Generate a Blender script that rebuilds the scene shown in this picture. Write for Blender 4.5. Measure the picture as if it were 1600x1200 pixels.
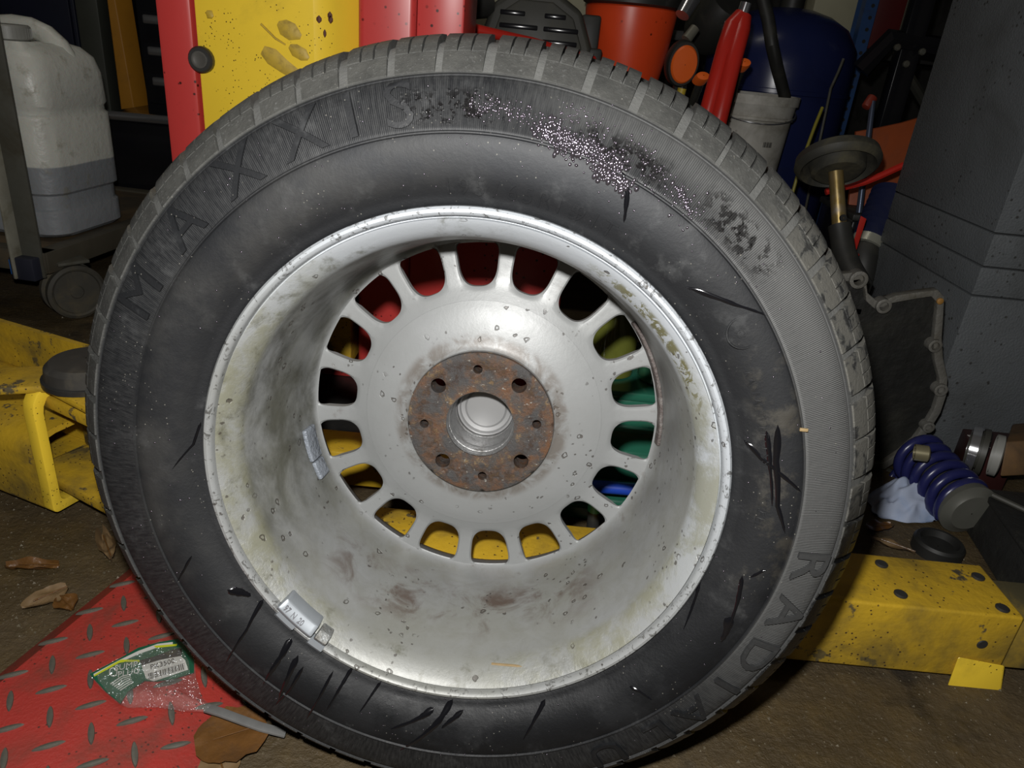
import bpy, bmesh, math, random
from mathutils import Vector, Matrix, noise as mnoise
rnd = random.Random(7)
PI = math.pi
sc = bpy.context.scene
for o in list(bpy.data.objects): bpy.data.objects.remove(o)
COL = sc.collection

# ------------------------------------------------------------------ camera
F = 1150.0                      # focal length in pixels of the 1600x1200 frame
H = 0.6105                      # camera height above the floor
RW = Matrix(((0.99529365, 0.09690486, 0.0), (0.04081135, -0.41916659, 0.90699162), (0.08789189, -0.902723, -0.42114866)))
cam_d = bpy.data.cameras.new('camera'); cam = bpy.data.objects.new('camera', cam_d); COL.objects.link(cam)
cam_d.sensor_width = 36; cam_d.sensor_fit = 'HORIZONTAL'; cam_d.lens = F / 1600 * 36
cam_d.clip_start = 0.02; cam_d.clip_end = 50
cr = RW @ Vector((1, 0, 0)); cu = RW @ Vector((0, -1, 0)); cb = RW @ Vector((0, 0, -1))
cam.matrix_world = Matrix(((cr.x, cu.x, cb.x, 0), (cr.y, cu.y, cb.y, 0), (cr.z, cu.z, cb.z, H), (0, 0, 0, 1)))
sc.camera = cam
# ------------------------------------------------------------------ world, lights, exposure
world = bpy.data.worlds.new('World'); sc.world = world; world.use_nodes = True
bg = world.node_tree.nodes['Background']; bg.inputs[0].default_value = (1.0, 0.93, 0.80, 1); bg.inputs[1].default_value = 0.02
fl = bpy.data.lights.new('camera_flash', 'POINT'); fl.energy = 33; fl.shadow_soft_size = 0.011; fl.color = (1.0, 0.985, 0.96)
flo = bpy.data.objects.new('camera_flash', fl); COL.objects.link(flo)
flo.location = Vector((0, 0, H)) + cr * -0.018 + cu * 0.062
tl = bpy.data.lights.new('ceiling_tube', 'AREA'); tl.shape = 'RECTANGLE'; tl.size = 1.5; tl.size_y = 0.12; tl.energy = 6; tl.color = (1.0, 0.95, 0.84)
tlo = bpy.data.objects.new('ceiling_tube', tl); COL.objects.link(tlo); tlo.location = (-0.9, 1.3, 2.9)
sc.view_settings.view_transform = 'Standard'; sc.view_settings.look = 'None'
sc.view_settings.exposure = 0.0; sc.view_settings.gamma = 1.0
try: sc.view_settings.use_curve_mapping = False
except Exception: pass

# ------------------------------------------------------------------ layout helpers (a point on a line of sight at a known depth / height)
def ray(px, py): return RW @ Vector(((px - 800) / F, (py - 600) / F, 1))
def W(px, py, Y): d = ray(px, py); d = d * (Y / d.y); return Vector((d.x, d.y, d.z + H))
def Wz(px, py, z): d = ray(px, py); d = d * ((z - H) / d.z); return Vector((d.x, d.y, z))
def Wx(px, py, X): d = ray(px, py); d = d * (X / d.x); return Vector((d.x, d.y, d.z + H))

# ------------------------------------------------------------------ materials
class NT:
    def __init__(s, name):
        s.m = bpy.data.materials.new(name); s.m.use_nodes = True
        s.t = s.m.node_tree; s.n = s.t.nodes; s.l = s.t.links
        s.b = s.n['Principled BSDF']
    def node(s, typ, **kw):
        n = s.n.new(typ)
        for k, v in kw.items(): setattr(n, k, v)
        return n
    def put(s, sock, v):
        if v is None: return
        if hasattr(v, 'is_linked') or hasattr(v, 'links'): s.l.new(v, sock)
        else:
            if isinstance(v, (tuple, list)) and len(v) == 3 and sock.type == 'RGBA': v = (*v, 1)
            sock.default_value = v
    def coord(s, obj=None):
        n = s.node('ShaderNodeTexCoord')
        if obj: n.object = obj
        return n.outputs['Object']
    def math(s, op, a, b=None, c=None, clamp=False):
        n = s.node('ShaderNodeMath', operation=op, use_clamp=clamp)
        s.put(n.inputs[0], a); s.put(n.inputs[1], b); s.put(n.inputs[2], c)
        return n.outputs[0]
    def vmath(s, op, a, b):
        n = s.node('ShaderNodeVectorMath', operation=op); s.put(n.inputs[0], a); s.put(n.inputs[1], b); return n.outputs[0]
    def noise(s, vec, scale, detail=4, rough=.55, dist=0):
        n = s.node('ShaderNodeTexNoise'); s.put(n.inputs['Vector'], vec)
        n.inputs['Scale'].default_value = scale; n.inputs['Detail'].default_value = detail
        n.inputs['Roughness'].default_value = rough; n.inputs['Distortion'].default_value = dist
        return n.outputs[0]
    def noisec(s, vec, scale):
        n = s.node('ShaderNodeTexNoise'); s.put(n.inputs['Vector'], vec); n.inputs['Scale'].default_value = scale; return n.outputs['Color']
    def voro(s, vec, scale, feature='F1', rnd=1):
        n = s.node('ShaderNodeTexVoronoi', feature=feature); s.put(n.inputs['Vector'], vec)
        n.inputs['Scale'].default_value = scale; n.inputs['Randomness'].default_value = rnd
        return n.outputs['Distance']
    def smooth(s, v, lo, hi, a=0., b=1.):
        n = s.node('ShaderNodeMapRange', interpolation_type='SMOOTHSTEP')
        s.put(n.inputs[0], v)
        for i, x in enumerate((lo, hi, a, b)): n.inputs[i + 1].default_value = x
        if lo > hi:
            n.inputs[1].default_value = hi; n.inputs[2].default_value = lo; n.inputs[3].default_value = b; n.inputs[4].default_value = a
        return n.outputs[0]
    def band(s, v, lo, hi, soft): return s.math('MULTIPLY', s.smooth(v, lo - soft, lo + soft), s.smooth(v, hi + soft, hi - soft))
    def mul(s, *a):
        r = a[0]
        for x in a[1:]: r = s.math('MULTIPLY', r, x)
        return r
    def mix(s, f, a, b):
        n = s.node('ShaderNodeMix', data_type='RGBA'); s.put(n.inputs[0], f); s.put(n.inputs[6], a); s.put(n.inputs[7], b); return n.outputs[2]
    def scale(s, c, k):
        n = s.node('ShaderNodeMix', data_type='RGBA', blend_type='MULTIPLY'); n.inputs[0].default_value = 1; s.put(n.inputs[6], c); n.inputs[7].default_value = (k, k, k, 1) if not isinstance(k, tuple) else (*k, 1); return n.outputs[2]
    def mixf(s, f, a, b):
        n = s.node('ShaderNodeMix', data_type='FLOAT'); s.put(n.inputs[0], f); s.put(n.inputs[2], a); s.put(n.inputs[3], b); return n.outputs[0]
    def bump(s, h, dist, strength=1.):
        n = s.node('ShaderNodeBump'); s.put(n.inputs['Height'], h); n.inputs['Distance'].default_value = dist; n.inputs['Strength'].default_value = strength
        s.l.new(n.outputs[0], s.b.inputs['Normal'])
    def set(s, **kw):
        for k, v in kw.items(): s.put(s.b.inputs[k.replace('_', ' ')], v)
        return s.m

def mk(name, base, rough=.5, metal=0., var=.25, vscale=14, dirt=None, dirt_amt=.45, dscale=9, specks=None, sscale=160, speck_amt=.5, bump=0., bscale=120, spec=.5, wear=None, wear_amt=.7, wscale=30, trans=0., coat=0.):
    N = NT(name); v = N.coord()
    n1 = N.noise(v, vscale, 5)
    dark = tuple(c * (1 - var) for c in base); lite = tuple(min(1, c * (1 + var)) for c in base)
    col = N.mix(n1, dark, lite); rg = rough
    if wear:
        wn = N.noise(v, wscale, 6, .65)
        col = N.mix(N.smooth(wn, wear_amt - .02, wear_amt + .02), col, wear)
    if dirt:
        d = N.smooth(N.noise(v, dscale, 7, .62, .4), 1 - dirt_amt - .18, 1 - dirt_amt + .22)
        col = N.mix(d, col, dirt); rg = N.mixf(d, rough, min(1, rough + .3))
    if specks:
        sp = N.mul(N.smooth(N.voro(v, sscale), .22, .12), N.smooth(N.noise(v, sscale * .12, 3), .62 - speck_amt * .25, .68 - speck_amt * .2))
        col = N.mix(sp, col, specks)
    if bump: N.bump(N.noise(v, bscale, 4), bump)
    return N.set(Base_Color=col, Roughness=rg, Metallic=metal, Specular_IOR_Level=spec, Transmission_Weight=trans, Coat_Weight=coat)

# ------------------------------------------------------------------ object helpers
def tag(o, label=None, cat=None, group=None, kind=None):
    if label: o['label'] = label
    if cat: o['category'] = cat
    if group: o['group'] = group
    if kind: o['kind'] = kind
    return o
def empty(name, loc, label=None, cat=None, group=None):
    o = bpy.data.objects.new(name, None); COL.objects.link(o); o.location = loc; o.empty_display_size = .05
    return tag(o, label, cat, group)
def top_loc(o):
    while o.parent: o = o.parent
    return Vector(o.location)
def basis(z, hint=None):
    z = Vector(z).normalized(); h = Vector(hint) if hint else (Vector((0, 0, 1)) if abs(z.z) < .95 else Vector((0, 1, 0)))
    x = h.cross(z).normalized(); y = z.cross(x); return x, y, z
class MB:
    def __init__(s): s.v = []; s.f = []
    def add(s, vs, fs):
        k = len(s.v); s.v += [Vector(v) for v in vs]; s.f += [tuple(i + k for i in f) for f in fs]; return s
    def box(s, c, size, axes=None):
        c = Vector(c); X, Y, Z = axes or (Vector((1, 0, 0)), Vector((0, 1, 0)), Vector((0, 0, 1)))
        a, b, d = (x / 2 for x in size)
        vs = [c + X * (i * a) + Y * (j * b) + Z * (k * d) for i in (-1, 1) for j in (-1, 1) for k in (-1, 1)]
        return s.add(vs, [(0, 1, 3, 2), (4, 6, 7, 5), (0, 4, 5, 1), (2, 3, 7, 6), (0, 2, 6, 4), (1, 5, 7, 3)])
    def hexa(s, bottom, top):
        return s.add(list(bottom) + list(top), [(3, 2, 1, 0), (4, 5, 6, 7), (0, 1, 5, 4), (1, 2, 6, 5), (2, 3, 7, 6), (3, 0, 4, 7)])
    def loft(s, rings, cap0=True, cap1=True, closed=True):
        n = len(rings[0]); k = len(s.v)
        for r in rings: s.v += [Vector(p) for p in r]
        for i in range(len(rings) - 1):
            for j in range(n if closed else n - 1):
                a = k + i * n + j; b = k + i * n + (j + 1) % n
                s.f.append((a, b, b + n, a + n))
        if cap0: s.f.append(tuple(k + j for j in reversed(range(n))))
        if cap1: s.f.append(tuple(k + (len(rings) - 1) * n + j for j in range(n)))
        return s
    def lathe(s, prof, o, axis, n=32, cap0=False, cap1=False, hint=None, squash=None):
        o = Vector(o); x, y, z = basis(axis, hint); sx, sy = squash or (1, 1)
        return s.loft([[o + z * h + (x * (math.cos(2 * PI * j / n) * sx) + y * (math.sin(2 * PI * j / n) * sy)) * r for j in range(n)] for h, r in prof], cap0, cap1)
    def cyl(s, p0, p1, r0, r1=None, n=20, caps=True):
        p0, p1 = Vector(p0), Vector(p1); L = (p1 - p0).length
        return s.lathe([(0, r0), (L, r0 if r1 is None else r1)], p0, p1 - p0, n, caps, caps)
    def tube(s, pts, r, n=10, caps=True, closed=False):
        pts = [Vector(p) for p in pts]; m = len(pts); rings = []; px = None
        for i in range(m):
            a = pts[(i - 1) % m] if (i or closed) else pts[0]; b = pts[(i + 1) % m] if (i < m - 1 or closed) else pts[-1]
            z = (b - a).normalized()
            if px is None: x, y, _ = basis(z)
            else:
                x = (px - z * px.dot(z)).normalized(); y = z.cross(x)
            px = x; rr = r[i] if isinstance(r, (list, tuple)) else r
            rings.append([pts[i] + (x * math.cos(2 * PI * j / n) + y * math.sin(2 * PI * j / n)) * rr for j in range(n)])
        if closed: rings.append(rings[0]); caps = False
        return s.loft(rings, caps, caps)
    def prism(s, poly, o, ux, uy, un):
        o, ux, uy, un = Vector(o), Vector(ux), Vector(uy), Vector(un); n = len(poly)
        a = [o + ux * p[0] + uy * p[1] for p in poly]
        return s.loft([a, [p + un for p in a]])
    def build(s, name, mat, parent=None, smooth=35, bev=0., seg=2, local=False, label=None):
        me = bpy.data.meshes.new(name)
        L = Vector((0, 0, 0))
        if parent is not None: L = Vector((0, 0, 0)) if local else top_loc(parent)
        elif not local:
            xs = [v.x for v in s.v]; ys = [v.y for v in s.v]
            L = Vector(((min(xs) + max(xs)) / 2, (min(ys) + max(ys)) / 2, min(v.z for v in s.v)))
        me.from_pydata([tuple(v - L) for v in s.v], [], s.f)
        bm = bmesh.new(); bm.from_mesh(me)
        bmesh.ops.remove_doubles(bm, verts=bm.verts, dist=1e-6)
        bmesh.ops.recalc_face_normals(bm, faces=bm.faces)
        if bev:
            es = [e for e in bm.edges if len(e.link_faces) == 2 and e.calc_face_angle(0) > .6]
            bmesh.ops.bevel(bm, geom=es, offset=bev, segments=seg, affect='EDGES', profile=.5, clamp_overlap=True)
        bm.to_mesh(me); bm.free()
        if smooth: me.shade_smooth(); me.set_sharp_from_angle(angle=math.radians(smooth))
        me.materials.append(mat)
        o = bpy.data.objects.new(name, me); COL.objects.link(o)
        if parent is not None: o.parent = parent
        else: o.location = L
        if label: o['label'] = label
        return o
def copy_part(o, parent):
    c = o.copy(); COL.objects.link(c); c.parent = parent; return c
def text_geo(txt, size, ext=.5, sub=None):
    cu_ = bpy.data.curves.new('t', 'FONT'); cu_.body = txt; cu_.size = size; cu_.align_x = 'CENTER'; cu_.align_y = 'CENTER'; cu_.extrude = ext; cu_.resolution_u = 3
    ob = bpy.data.objects.new('t', cu_); COL.objects.link(ob)
    dg = bpy.context.evaluated_depsgraph_get(); me = bpy.data.meshes.new_from_object(ob.evaluated_get(dg))
    bm = bmesh.new(); bm.from_mesh(me); bmesh.ops.remove_doubles(bm, verts=bm.verts, dist=1e-7); bmesh.ops.triangulate(bm, faces=bm.faces)
    if sub:
        for _ in range(4):
            es = [e for e in bm.edges if e.calc_length() > sub]
            if not es: break
            bmesh.ops.subdivide_edges(bm, edges=es, cuts=1); bmesh.ops.triangulate(bm, faces=bm.faces)
    vs = [v.co.copy() for v in bm.verts]; bm.verts.index_update(); fs = [tuple(v.index for v in f.verts) for f in bm.faces]; bm.free()
    bpy.data.objects.remove(ob); bpy.data.meshes.remove(me); bpy.data.curves.remove(cu_)
    return vs, fs
def lerp(a, b, t): return a + (b - a) * t
def interp(tab, x):
    if x <= tab[0][0]: return tab[0][1]
    for (x0, y0), (x1, y1) in zip(tab, tab[1:]):
        if x <= x1: return y0 + (y1 - y0) * (x - x0) / (x1 - x0)
    return tab[-1][1]

# ================================================================== the setting
def mat_floor():
    N = NT('oily_dirt_floor'); v = N.coord()
    a = N.noise(v, 3.2, 8, .62); b = N.noise(v, 22, 8, .7); c = N.noise(v, 120, 5, .7)
    col = N.mix(a, (.036, .025, .011), (.100, .071, .036))
    col = N.mix(N.smooth(b, .42, .7), col, (.088, .060, .025))
    col = N.mix(N.smooth(c, .56, .74), col, (.13, .105, .066))
    col = N.mix(N.smooth(N.noise(v, 7, 4), .58, .70), col, (.026, .019, .011))
    N.bump(N.math('ADD', N.math('MULTIPLY', b, .6), N.math('MULTIPLY', c, .5)), .006)
    return N.set(Base_Color=col, Roughness=N.mixf(N.smooth(a, .4, .6), .42, .85), Specular_IOR_Level=.4)
M_floor = mat_floor()
fb = MB(); nx, ny = 60, 50
for i in range(nx + 1):
    for j in range(ny + 1):
        x = -4 + 8 * i / nx; y = -1.2 + 5.2 * j / ny
        fb.v.append(Vector((x, y, 0)))
for i in range(nx):
    for j in range(ny):
        a = i * (ny + 1) + j; fb.f.append((a, a + ny + 1, a + ny + 2, a + 1))
tag(fb.build('floor', M_floor, local=True), kind='structure')
M_wall = mk('dark_painted_wall', (.035, .033, .03), .8, dirt=(.015, .014, .012))
tag(MB().box((0, 4.05, 1.5), (8, .1, 3)).build('wall_back', M_wall, bev=.004), kind='structure')
tag(MB().box((-4.05, 1.4, 1.5), (.1, 5.2, 3)).build('wall_left', M_wall, bev=.004), kind='structure')
tag(MB().box((4.05, 1.4, 1.5), (.1, 5.2, 3)).build('wall_right', M_wall, bev=.004), kind='structure')
M_ceil = mk('dusty_ceiling', (.12, .115, .10), .9)
tag(MB().box((0, 1.4, 3.05), (8, 5.2, .1)).build('ceiling', M_ceil, bev=.004), kind='structure')

# grey painted block pillar on the right
M_pillar = mk('grey_painted_block', (.094, .102, .108), .62, var=.18, vscale=9, dirt=(.045, .047, .046), dirt_amt=.40, dscale=5, specks=(.03, .03, .028), sscale=70, speck_amt=.4, bump=.0015, bscale=260, wear=(.11, .10, .075), wear_amt=.74, wscale=6)
M_joint = mk('dark_joint', (.012, .012, .012), .9)
pillar = empty('pillar', (.97, 1.42, 0)); tag(pillar, kind='structure')
zc = [0, .296, .345, .40, .78, 1.2, 1.7, 2.3, 3.0]
MB().box((.97, 1.385, 1.5), (.436, .356, 2.99)).build('joint_core', M_joint, pillar)
for k in range(len(zc) - 1):
    z0, z1 = zc[k] + .0012, zc[k + 1] - .0012; dx = rnd.uniform(-.0012, .0012)
    MB().box((.97 + dx, 1.385, (z0 + z1) / 2), (.45, .37, z1 - z0)).build('block', M_pillar, pillar, bev=.002)

# ================================================================== the wheel
CW = Vector((-.03115896, .45669887, H - .2926988)); NWv = Vector((-.05580759, -.99006617, .12905229)).normalized()
Yl = -NWv; Zl = (cu - Yl * cu.dot(Yl)).normalized(); Xl = Yl.cross(Zl)
MR = Matrix((Xl, Yl, Zl)).transposed()
dn = Vector((0, 0, -1)); dn = (dn - Yl * dn.dot(Yl)).normalized()
contact = CW + Yl * .10 + dn * .3065
wheel = empty('car_wheel', contact, 'worn road wheel with dusty tyre and silver alloy rim leaning in the middle', 'wheel')
wheel.rotation_euler = MR.to_euler()
CL = MR.transposed() @ (CW - contact)
def wl(r, t, d): return Vector((r * math.cos(t), d, r * math.sin(t))) + CL
def p2w(px, py, d=-.008):
    q = ray(px, py); o = Vector((0, 0, H)); s = ((CW + Yl * d) - o).dot(Yl) / q.dot(Yl)
    l = MR.transposed() @ (o + q * s - CW); return math.hypot(l.x, l.z), math.atan2(l.z, l.x)
def rev(mb, prof, n, t0=0, t1=2 * PI, close=False):      # prof: (d, r)
    full = abs(t1 - t0 - 2 * PI) < 1e-6; k = len(mb.v); m = len(prof); cnt = n if full else n + 1
    for i in range(cnt):
        t = t0 + (t1 - t0) * i / n
        mb.v += [wl(r, t, d) for d, r in prof]
    for i in range(n):
        a = k + i * m; b = k + ((i + 1) % cnt) * m
        for j in range(m - 1): mb.f.append((a + j, b + j, b + j + 1, a + j + 1))
        if close: mb.f.append((a + m - 1, b + m - 1, b, a))
    if not full and close:
        mb.f.append(tuple(k + j for j in range(m))); mb.f.append(tuple(k + n * m + j for j in reversed(range(m))))
    return mb
def polar(N):
    v = N.vmath('SUBTRACT', N.coord(wheel), tuple(CL))
    s = N.node('ShaderNodeSeparateXYZ'); N.l.new(v, s.inputs[0]); x, d, z = s.outputs
    r = N.math('SQRT', N.math('ADD', N.math('MULTIPLY', x, x), N.math('MULTIPLY', z, z)))
    t = N.math('ARCTAN2', z, x)
    return v, x, d, z, r, t
def angw(N, t, deg, half, soft):          # 1 near the clock direction deg, 0 beyond half+soft (degrees)
    c = N.math('COSINE', N.math('SUBTRACT', t, math.radians(deg)))
    return N.smooth(c, math.cos(math.radians(half + soft)), math.cos(math.radians(max(0, half - soft))))

def mat_rubber(letter=False, block=False):
    N = NT('dusty_tyre_lettering' if letter else 'dusty_tyre_rubber'); v, x, d, z, r, t = polar(N)
    nb = N.noise(v, 16, 7, .62); nm = N.noise(v, 60, 6, .65); nf = N.noise(v, 420, 4, .7)
    # streaks that run along the radius (fine serrated band)
    cmb = N.node('ShaderNodeCombineXYZ'); N.put(cmb.inputs[0], N.math('MULTIPLY', t, 42.)); N.put(cmb.inputs[1], N.math('MULTIPLY', r, 26.))
    nr = N.noise(cmb.outputs[0], 3.2, 5, .65)
    ribw = N.band(r, .2425, .2715, .0012)
    rib = N.math('SINE', N.math('MULTIPLY', t, 0. if letter else 1240.))
    rib01 = N.math('MULTIPLY_ADD', rib, .5, .5); ribk = N.math('MAXIMUM', angw(N, t, 35, 70, 30), .22)
    rub = N.mix(nb, (.008, .0095, .0125), (.019, .020, .022))
    # inner smooth zone: patchy grey bloom and dust, plus a blue-grey tone towards the top
    bloom = N.math('MULTIPLY', N.smooth(nm, .50, .70), N.smooth(nb, .42, .62))
    col = N.mix(N.math('MULTIPLY', bloom, .75), rub, (.085, .087, .088))
    top_grey = N.mul(angw(N, t, 85, 25, 22), N.band(r, .215, .240, .010))
    col = N.mix(N.math('MULTIPLY', top_grey, .28), col, (.085, .092, .105))
    left_bl = N.mul(angw(N, t, 150, 55, 30), N.band(r, .207, .240, .008), N.smooth(nb, .38, .62))
    col = N.mix(N.math('MULTIPLY', left_bl, .45), col, (.085, .082, .074))
    brn = N.mul(angw(N, t, 2, 20, 10), N.band(r, .212, .240, .008), N.smooth(nm, .46, .66))
    col = N.mix(N.math('MULTIPLY', brn, .55), col, (.10, .086, .060))
    # serrated band
    right = angw(N, t, 2, 34, 22); rightu = angw(N, t, 48, 22, 14)
    dust_amt = N.math('ADD', -.02 if letter else .10, N.math('ADD', N.math('MULTIPLY', right, .40 if letter else .82), N.math('MULTIPLY', N.mul(rightu, N.smooth(r, .247, .268)), .5)))
    dust_amt = N.math('ADD', dust_amt, N.math('MULTIPLY', N.math('SUBTRACT', nr, .5), .3 if letter else .75))
    dust_amt = N.math('ADD', dust_amt, N.math('MULTIPLY', N.math('SUBTRACT', rib01, .5), N.math('MULTIPLY_ADD', right, .30, .05)), clamp=True)
    bandw = N.band(r, .2405, .2745, .0015)
    col = N.mix(N.mul(bandw, dust_amt), col, (.195, .195, .188))
    # shoulder and tread: caked with pale road dust
    shw = N.smooth(r, .2742, .2765)
    grey = N.mix(nm, (.085, .085, .076), (.19, .188, .170))
    grey = N.mix(N.smooth(nf, .58, .70), grey, (.28, .28, .265))
    sd = N.math('ADD', .30, N.math('ADD', N.math('MULTIPLY', angw(N, t, 70, 50, 25), .42), N.math('MULTIPLY', N.math('ADD', angw(N, t, 10, 28, 16), N.math('MULTIPLY', angw(N, t, 150, 45, 20), 2.)), .2)))
    sd = N.math('ADD', sd, N.math('MULTIPLY', N.math('SUBTRACT', nm, .5), .8), clamp=True)
    shc = N.mix(sd, rub, grey)
    mud = N.mul(angw(N, t, 16, 22, 8), N.smooth(N.noise(v, 75, 5, .6, .6), .57, .50))
    shc = N.mix(N.mul(mud, .9), shc, (.20, .192, .165))
    mudh = N.mul(angw(N, t, 16, 22, 8), N.smooth(N.noise(v, 75, 5, .6, .6), .55, .62))
    shc = N.mix(N.mul(mudh, .85), shc, (.028, .028, .027))
    wet = N.mul(angw(N, t, -33, 27, 9), N.smooth(N.math('ADD', N.math('MULTIPLY', N.math('SUBTRACT', r, .2775), 60.), N.math('MULTIPLY', nm, 1.4)), .62, .78))
    shc = N.mix(wet, shc, (.010, .010, .010))
    botl = angw(N, t, 250, 45, 22)
    shc = N.mix(N.mul(botl, .6), shc, (.035, .035, .036))
    if not block: shc = N.mix(N.mul(N.math('SUBTRACT', 1., wet), N.math('SUBTRACT', .85, N.mul(botl, .6))), shc, N.mix(nm, (.19, .19, .178), (.32, .32, .30)))
    col = N.mix(shw, col, shc)
    # lower sidewall is darker and smoother in patches
    low_dark = N.mul(angw(N, t, 285, 50, 25), N.band(r, .190, .2405, .003), N.smooth(nb, .60, .42))
    col = N.mix(N.mul(low_dark, .7), col, (.010, .011, .013))
    # oil patches on the upper right
    on = N.noise(v, 130, 3, .6)
    oil = N.mul(angw(N, t, 63, 5.5, 4), N.band(r, .243, .259, .005), N.smooth(on, .42, .50))
    oil2 = N.mul(angw(N, t, 43, 5, 4), N.band(r, .246, .266, .005), N.smooth(on, .46, .56))
    oil3 = N.mul(angw(N, t, 88, 5, 4), N.band(r, .246, .264, .005), N.smooth(on, .46, .56))
    ol = N.math('MAXIMUM', oil, N.math('MAXIMUM', oil2, oil3))
    col = N.mix(N.mul(ol, .8), col, (.020, .018, .018))
    specks = N.mul(N.smooth(N.voro(v, 240), .13, .07), N.smooth(N.noise(v, 24, 3), .5, .6))
    col = N.mix(N.mul(specks, .8), col, (.40, .38, .32))
    rough = N.mixf(ol, N.mixf(N.mul(low_dark, .6), .62, .32), .10)
    rough = N.mixf(wet, rough, .30)
    hgt = N.math('ADD', N.math('MULTIPLY', N.mul(rib01, ribw, ribk), .65), N.math('ADD', N.math('MULTIPLY', nm, .5), N.math('MULTIPLY', nf, N.math('MULTIPLY_ADD', shw, .5, .22))))
    hgt = N.math('ADD', hgt, N.math('MULTIPLY', N.mul(ol, N.smooth(N.voro(v, 330), .0, .5, 1., 0.)), 2.2))
    N.bump(hgt, .0007, 1.)
    N.b.inputs['Coat Roughness'].default_value = .08
    N.put(N.b.inputs['Coat Weight'], N.mul(ol, 1.0))
    return N.set(Base_Color=N.scale(col, (.365, .368, .374)), Roughness=rough, Specular_IOR_Level=.34)
M_rub = mat_rubber(); M_let = mat_rubber(True); M_blkr = mat_rubber(False, True)

TP = [(.014, .186), (.010, .190), (.0062, .1945), (.0035, .197), (.0030, .1995), (.0005, .2030), (-.0035, .2085), (-.0072, .216), (-.0095, .2240), (-.0105, .2310), (-.0105, .2370), (-.0100, .2388), (-.0112, .2396), (-.0112, .2404), (-.0098, .2412), (-.0088, .2480), (-.0072, .2560), (-.0052, .2640), (-.0026, .2715), (-.0012, .2730), (.0006, .2736), (.0008, .2744), (-.0006, .2752), (.0022, .2775), (.0078, .2832), (.0148, .2896), (.024, .2948), (.040, .2984), (.060, .3006), (.095, .3014)]
PDtab = sorted([(r, d) for d, r in TP]); 
full = TP + [(.190 - d, r) for d, r in reversed(TP[:-1])]
tyre = rev(MB(), full, 300).build('tyre', M_rub, wheel, 50, local=True)
def sd_(r): return interp(PDtab, r)
# shoulder blocks: one mesh, 56 copies turned about the axle
NBK = 56; pit = 2 * PI / NBK
def block_mesh(side):
    mb = MB()
    def wedge(prof, a0, a1, depth, n=3):
        k = len(mb.v); m = len(prof)
        for lay in (0, 1):
            for i in range(n + 1):
                t = a0 + (a1 - a0) * i / n
                for d, r in prof:
                    dd, rr = (d, r) if lay == 0 else (d + depth * .55, r - depth)
                    mb.v.append(wl(rr, PI / 2 + t, dd if side > 0 else .190 - dd))
        off = (n + 1) * m
        for i in range(n):
            for j in range(m - 1):
                a = k + i * m + j; mb.f.append((a, a + 1, a + m + 1, a + m)); mb.f.append((a + off, a + off + m, a + off + m + 1, a + off + 1))
            a = k + i * m; mb.f.append((a, a + m, a + m + off, a + off)); a += m - 1; mb.f.append((a, a + off, a + m + off, a + m))
        a = k; mb.f.append(tuple([a + j for j in reversed(range(m))] + [a + off + j for j in range(m)])); a = k + n * m; mb.f.append(tuple([a + j for j in range(m)] + [a + off + j for j in reversed(range(m))]))
    low = [(-.0005, .2768), (.0050, .2835), (.0105, .2890)]
    up = [(.0112, .2896), (.0170, .2950), (.0245, .2992), (.038, .3030), (.056, .3052)]
    g = .090 * pit
    wedge(low, g, pit - g, .006, 4)
    w = (pit - 2 * g) / 3
    for q in range(3): wedge(up, g + q * w + (.022 * pit if q else 0), g + (q + 1) * w - (.022 * pit if q < 2 else 0), .008, 2)
    return mb
def turned(o, a):
    # rotation about the axle (local Y through CL)
    Rm = Matrix.Rotation(a, 4, 'Y'); o.matrix_local = Matrix.Translation(CL) @ Rm @ Matrix.Translation(-CL)
b0 = block_mesh(1).build('tread_block', M_blkr, tyre, 40, local=True)
for k in range(1, NBK):
    c = copy_part(b0, tyre); turned(c, k * pit + rnd.uniform(-.004, .004))
b1 = block_mesh(-1)
mbk = MB()
for k in range(NBK):
    Rm = Matrix.Rotation(k * pit, 4, 'Y'); mbk.add([CL + Rm @ (v - CL) for v in b1.v], b1.f)
for d0, d1 in ((.064, .090), (.100, .126)): rev(mbk, [(d0, .2990), (d0 + .009, .3044), (d1 - .009, .3044), (d1, .2990)], 120)
tag(mbk.build('tread_ribs', M_blkr, tyre, 40, local=True), kind='stuff')
# raised lettering on the sidewall
def letters(chars, pts, size, h, r0=None, up_out=True, name='raised_letter', sub=.006, wide=1.):
    for ch, p in zip(chars, pts):
        if isinstance(p, tuple): rr, t = p2w(*p)
        else: rr, t = r0, p
        rc = r0 or rr
        vs, fs = text_geo(ch, size, .5, sub)
        mb = MB()
        for q in vs:
            r = rc + q.y; tt = t - q.x * wide / rc
            mb.v.append(wl(r, tt, sd_(r) - (q.z + .42) * h))
        mb.f = fs; mb.build(name, M_let, tyre, 30, local=True)
def spread(word, t_mid, step): n = len(word); return [t_mid - (i - (n - 1) / 2) * step for i in range(n)]
letters('MAXXIS', [(228, 462), (300, 365), (385, 285), (478, 228), (552, 196), (625, 175)], .040, .0024, .2565, wide=1.15)
letters('RADIAL', [(1268, 885), (1240, 962), (1192, 1030), (1140, 1075), (1085, 1112), (1030, 1143)], .036, .0030, .2575, wide=1.2)
letters('U', [(950, 1180)], .036, .0030, .2575, wide=1.2)
letters('195/65R15', spread('195/65R15', p2w(800, 297)[1], math.radians(2.9)), .0155, .0010, .2065, sub=.01)
letters('91T', spread('91T', p2w(930, 345)[1], math.radians(2.9)), .0155, .0010, .2065, sub=.01)
letters('STEEL', spread('STEEL', p2w(1168, 800)[1], math.radians(1.4)), .008, .0007, .2150, sub=.01)
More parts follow.
